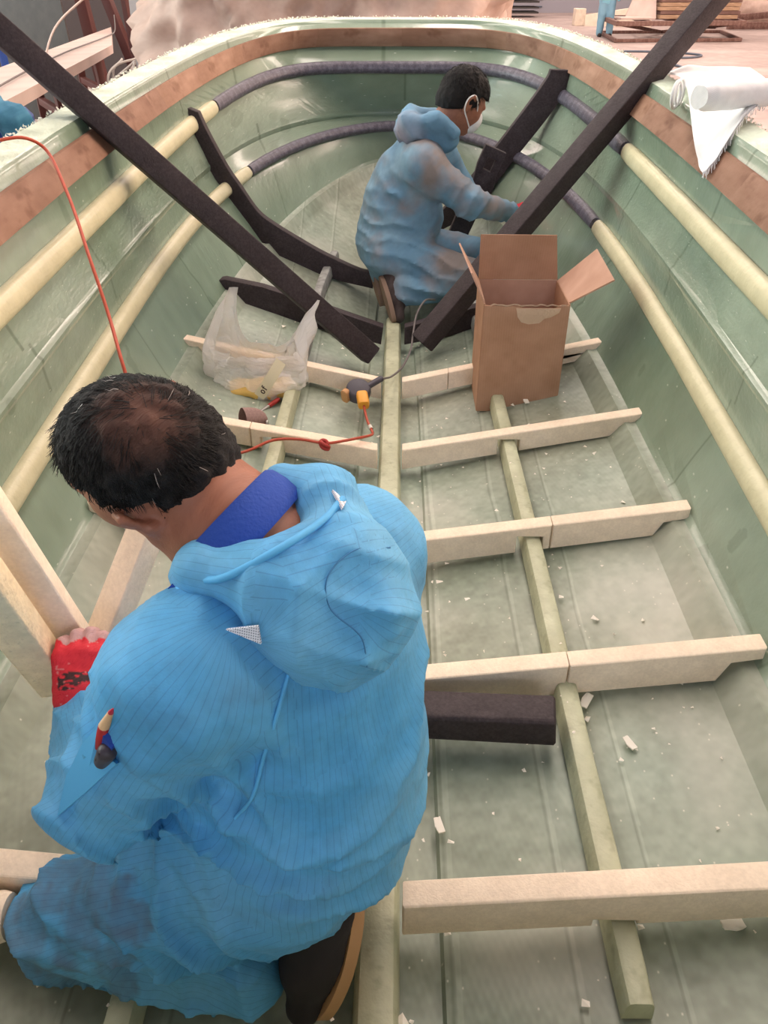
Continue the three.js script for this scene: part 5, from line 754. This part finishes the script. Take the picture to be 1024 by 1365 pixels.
  obj('hood', local(sdfMesh(hd, .009, { disp: foldField([fold(V(.06, .79, 3.64), .12, new THREE.Vector3(.6, .5, .6), 122, 0.0115, 41)]), colour: (x, y, z, c) => { c.copy(blue).lerp(lin(0xa58f95), clamp(1.2 - Math.hypot(x - .05, y - .78, -z - 3.62) / .085)); } }), o), M.coverall2, o);
  const line = (ff, l) => Math.max(-.02 + .62 * ff, ff > .03 ? .048 : -.2);
  const hair = obj('hair', local(hairCap(hc, B, { line, sc: .98, thick: .014, cell: .0055, shaggy: .003, colour: (x, y, z, c) => c.set(0x0e0b0c) }), o), M.hairCap, o);
  const st = obj('hair_strands', local(strands(hc, B, 1500, { whorl: [-.3, .1, .95], line, lift: () => .004, len: .022, rad: .0008, r0: .012, sc: .98 }), o), M.hair, hair); st.userData.kind = 'stuff';
  const mk = sdfMesh([ell(P(.082, 0, -.05), [.042, .055, .05], .02, [B.F, B.L, B.U]), ell(P(.1, 0, -.03), [.025, .03, .03], .02, [B.F, B.L, B.U])], .005, { cut: (x, y, z) => { _p.set(x, y, z).sub(hc); return .05 - _p.dot(B.F) * 1.0 - .2 * Math.abs(_p.dot(B.L)); } });
  const mask = obj('face_mask', local(mk, o), M.mask, o); for (const s of [1, -1]) obj('ear_loop', local(tube([P(.06, s * .062, -.02), P(.03, s * .082, .015), P(-.012, s * .1, .034), P(-.03, s * .098, .01), P(-.02, s * .092, -.03), P(.02, s * .076, -.055), P(.06, s * .056, -.075)], .0032, 40, 5), o), M.mask, mask);
  const g1 = handPrims(J.rwr.clone().add(V(.012, .0, .012)), V(.75, .1, .35), new THREE.Vector3(.1, .9, .4), [.5, .6, .4], 1, 1.15, 1); const red = (x, y, z, c) => { c.set(0xd01f35); if (x > .655) c.lerp(lin(0xd8c0c0), .8); };
  obj('glove', local(sdfMesh(g1, .0048, { colour: red }), o), M.glove, o); obj('glove', local(sdfMesh(handPrims(J.lwr, V(.8, .0, .3), new THREE.Vector3(0, .9, .3), [.5, .6, .4], 1, 1.15, 1), .0055, { colour: red }), o), M.glove, o);
  shoe('shoe', o, V(-.055, .205, 3.50), V(.005, .05, 3.37), new THREE.Vector3(-.75, -.4, .45), M.shoe2, M.sole2); shoe('shoe', o, V(-.11, .225, 3.66), V(-.05, .07, 3.53), new THREE.Vector3(-.75, -.4, .45), M.shoe2, M.sole2);
}
// ---- person standing far off in the hall
{
  const o = thing('person', 'person in pale blue work clothes standing by the rusty platform far off', 'person', [5.75, FL, 26]); const x = 5.75, s = 26, y = FL;
  const sk = sdfMesh([ell(V(x, y + 1.66, s), [.085, .12, .1], .03), cone(V(x, y + 1.5, s), V(x, y + 1.4, s), .06, .08, .04), cone(V(x, y + 1.4, s), V(x, y + .95, s), .13, .12, .05), cone(V(x - .1, y + .9, s), V(x - .12, y + .08, s), .07, .05, .04), cone(V(x + .1, y + .9, s), V(x + .12, y + .08, s - .1), .07, .05, .04)], .03); obj('body', local(sk, o), M.skin, o);
  const jk = sdfMesh([cone(V(x - .1, y + 1.42, s), V(x - .1, y + .85, s), .13, .13, .1), cone(V(x + .1, y + 1.42, s), V(x + .1, y + .85, s), .13, .13, .1), cone(V(x - .22, y + 1.4, s), V(x - .3, y + 1.1, s - .1), .08, .07, .06), cone(V(x - .3, y + 1.1, s - .1), V(x - .2, y + 1.0, s - .35), .065, .05, .05), cone(V(x + .22, y + 1.4, s), V(x + .3, y + 1.1, s - .05), .08, .07, .06), cone(V(x + .3, y + 1.1, s - .05), V(x + .26, y + .88, s - .2), .065, .05, .05)], .032, { disp: (a, b, c) => .012 * noise3(a * 14, b * 14, c * 14) }); obj('jacket', local(jk, o), std({ color: 0x86bfd4, roughness: .8 }), o);
  const tr = sdfMesh([cone(V(x - .1, y + .92, s), V(x - .13, y + .1, s), .13, .09, .05), cone(V(x + .1, y + .92, s), V(x + .13, y + .1, s - .1), .13, .09, .05)], .03, { disp: (a, b, c) => .012 * noise3(a * 14, b * 9, c * 14) }); obj('trousers', local(tr, o), std({ color: 0x7fa9c0, roughness: .8 }), o);
  obj('hair', local(sdfMesh([ell(V(x, y + 1.71, s), [.1, .1, .11], .03)], .03), o), M.hair, o);
  for (const [dx, ds] of [[-.13, 0], [.13, -.1]]) obj('shoe', local(sdfMesh([cone(V(x + dx, y + .05, s + ds + .05), V(x + dx, y + .045, s + ds - .16), .055, .05, .02)], .025), o), M.shoe, o);
}

scene.environment = null;
renderer.render(scene, camera);
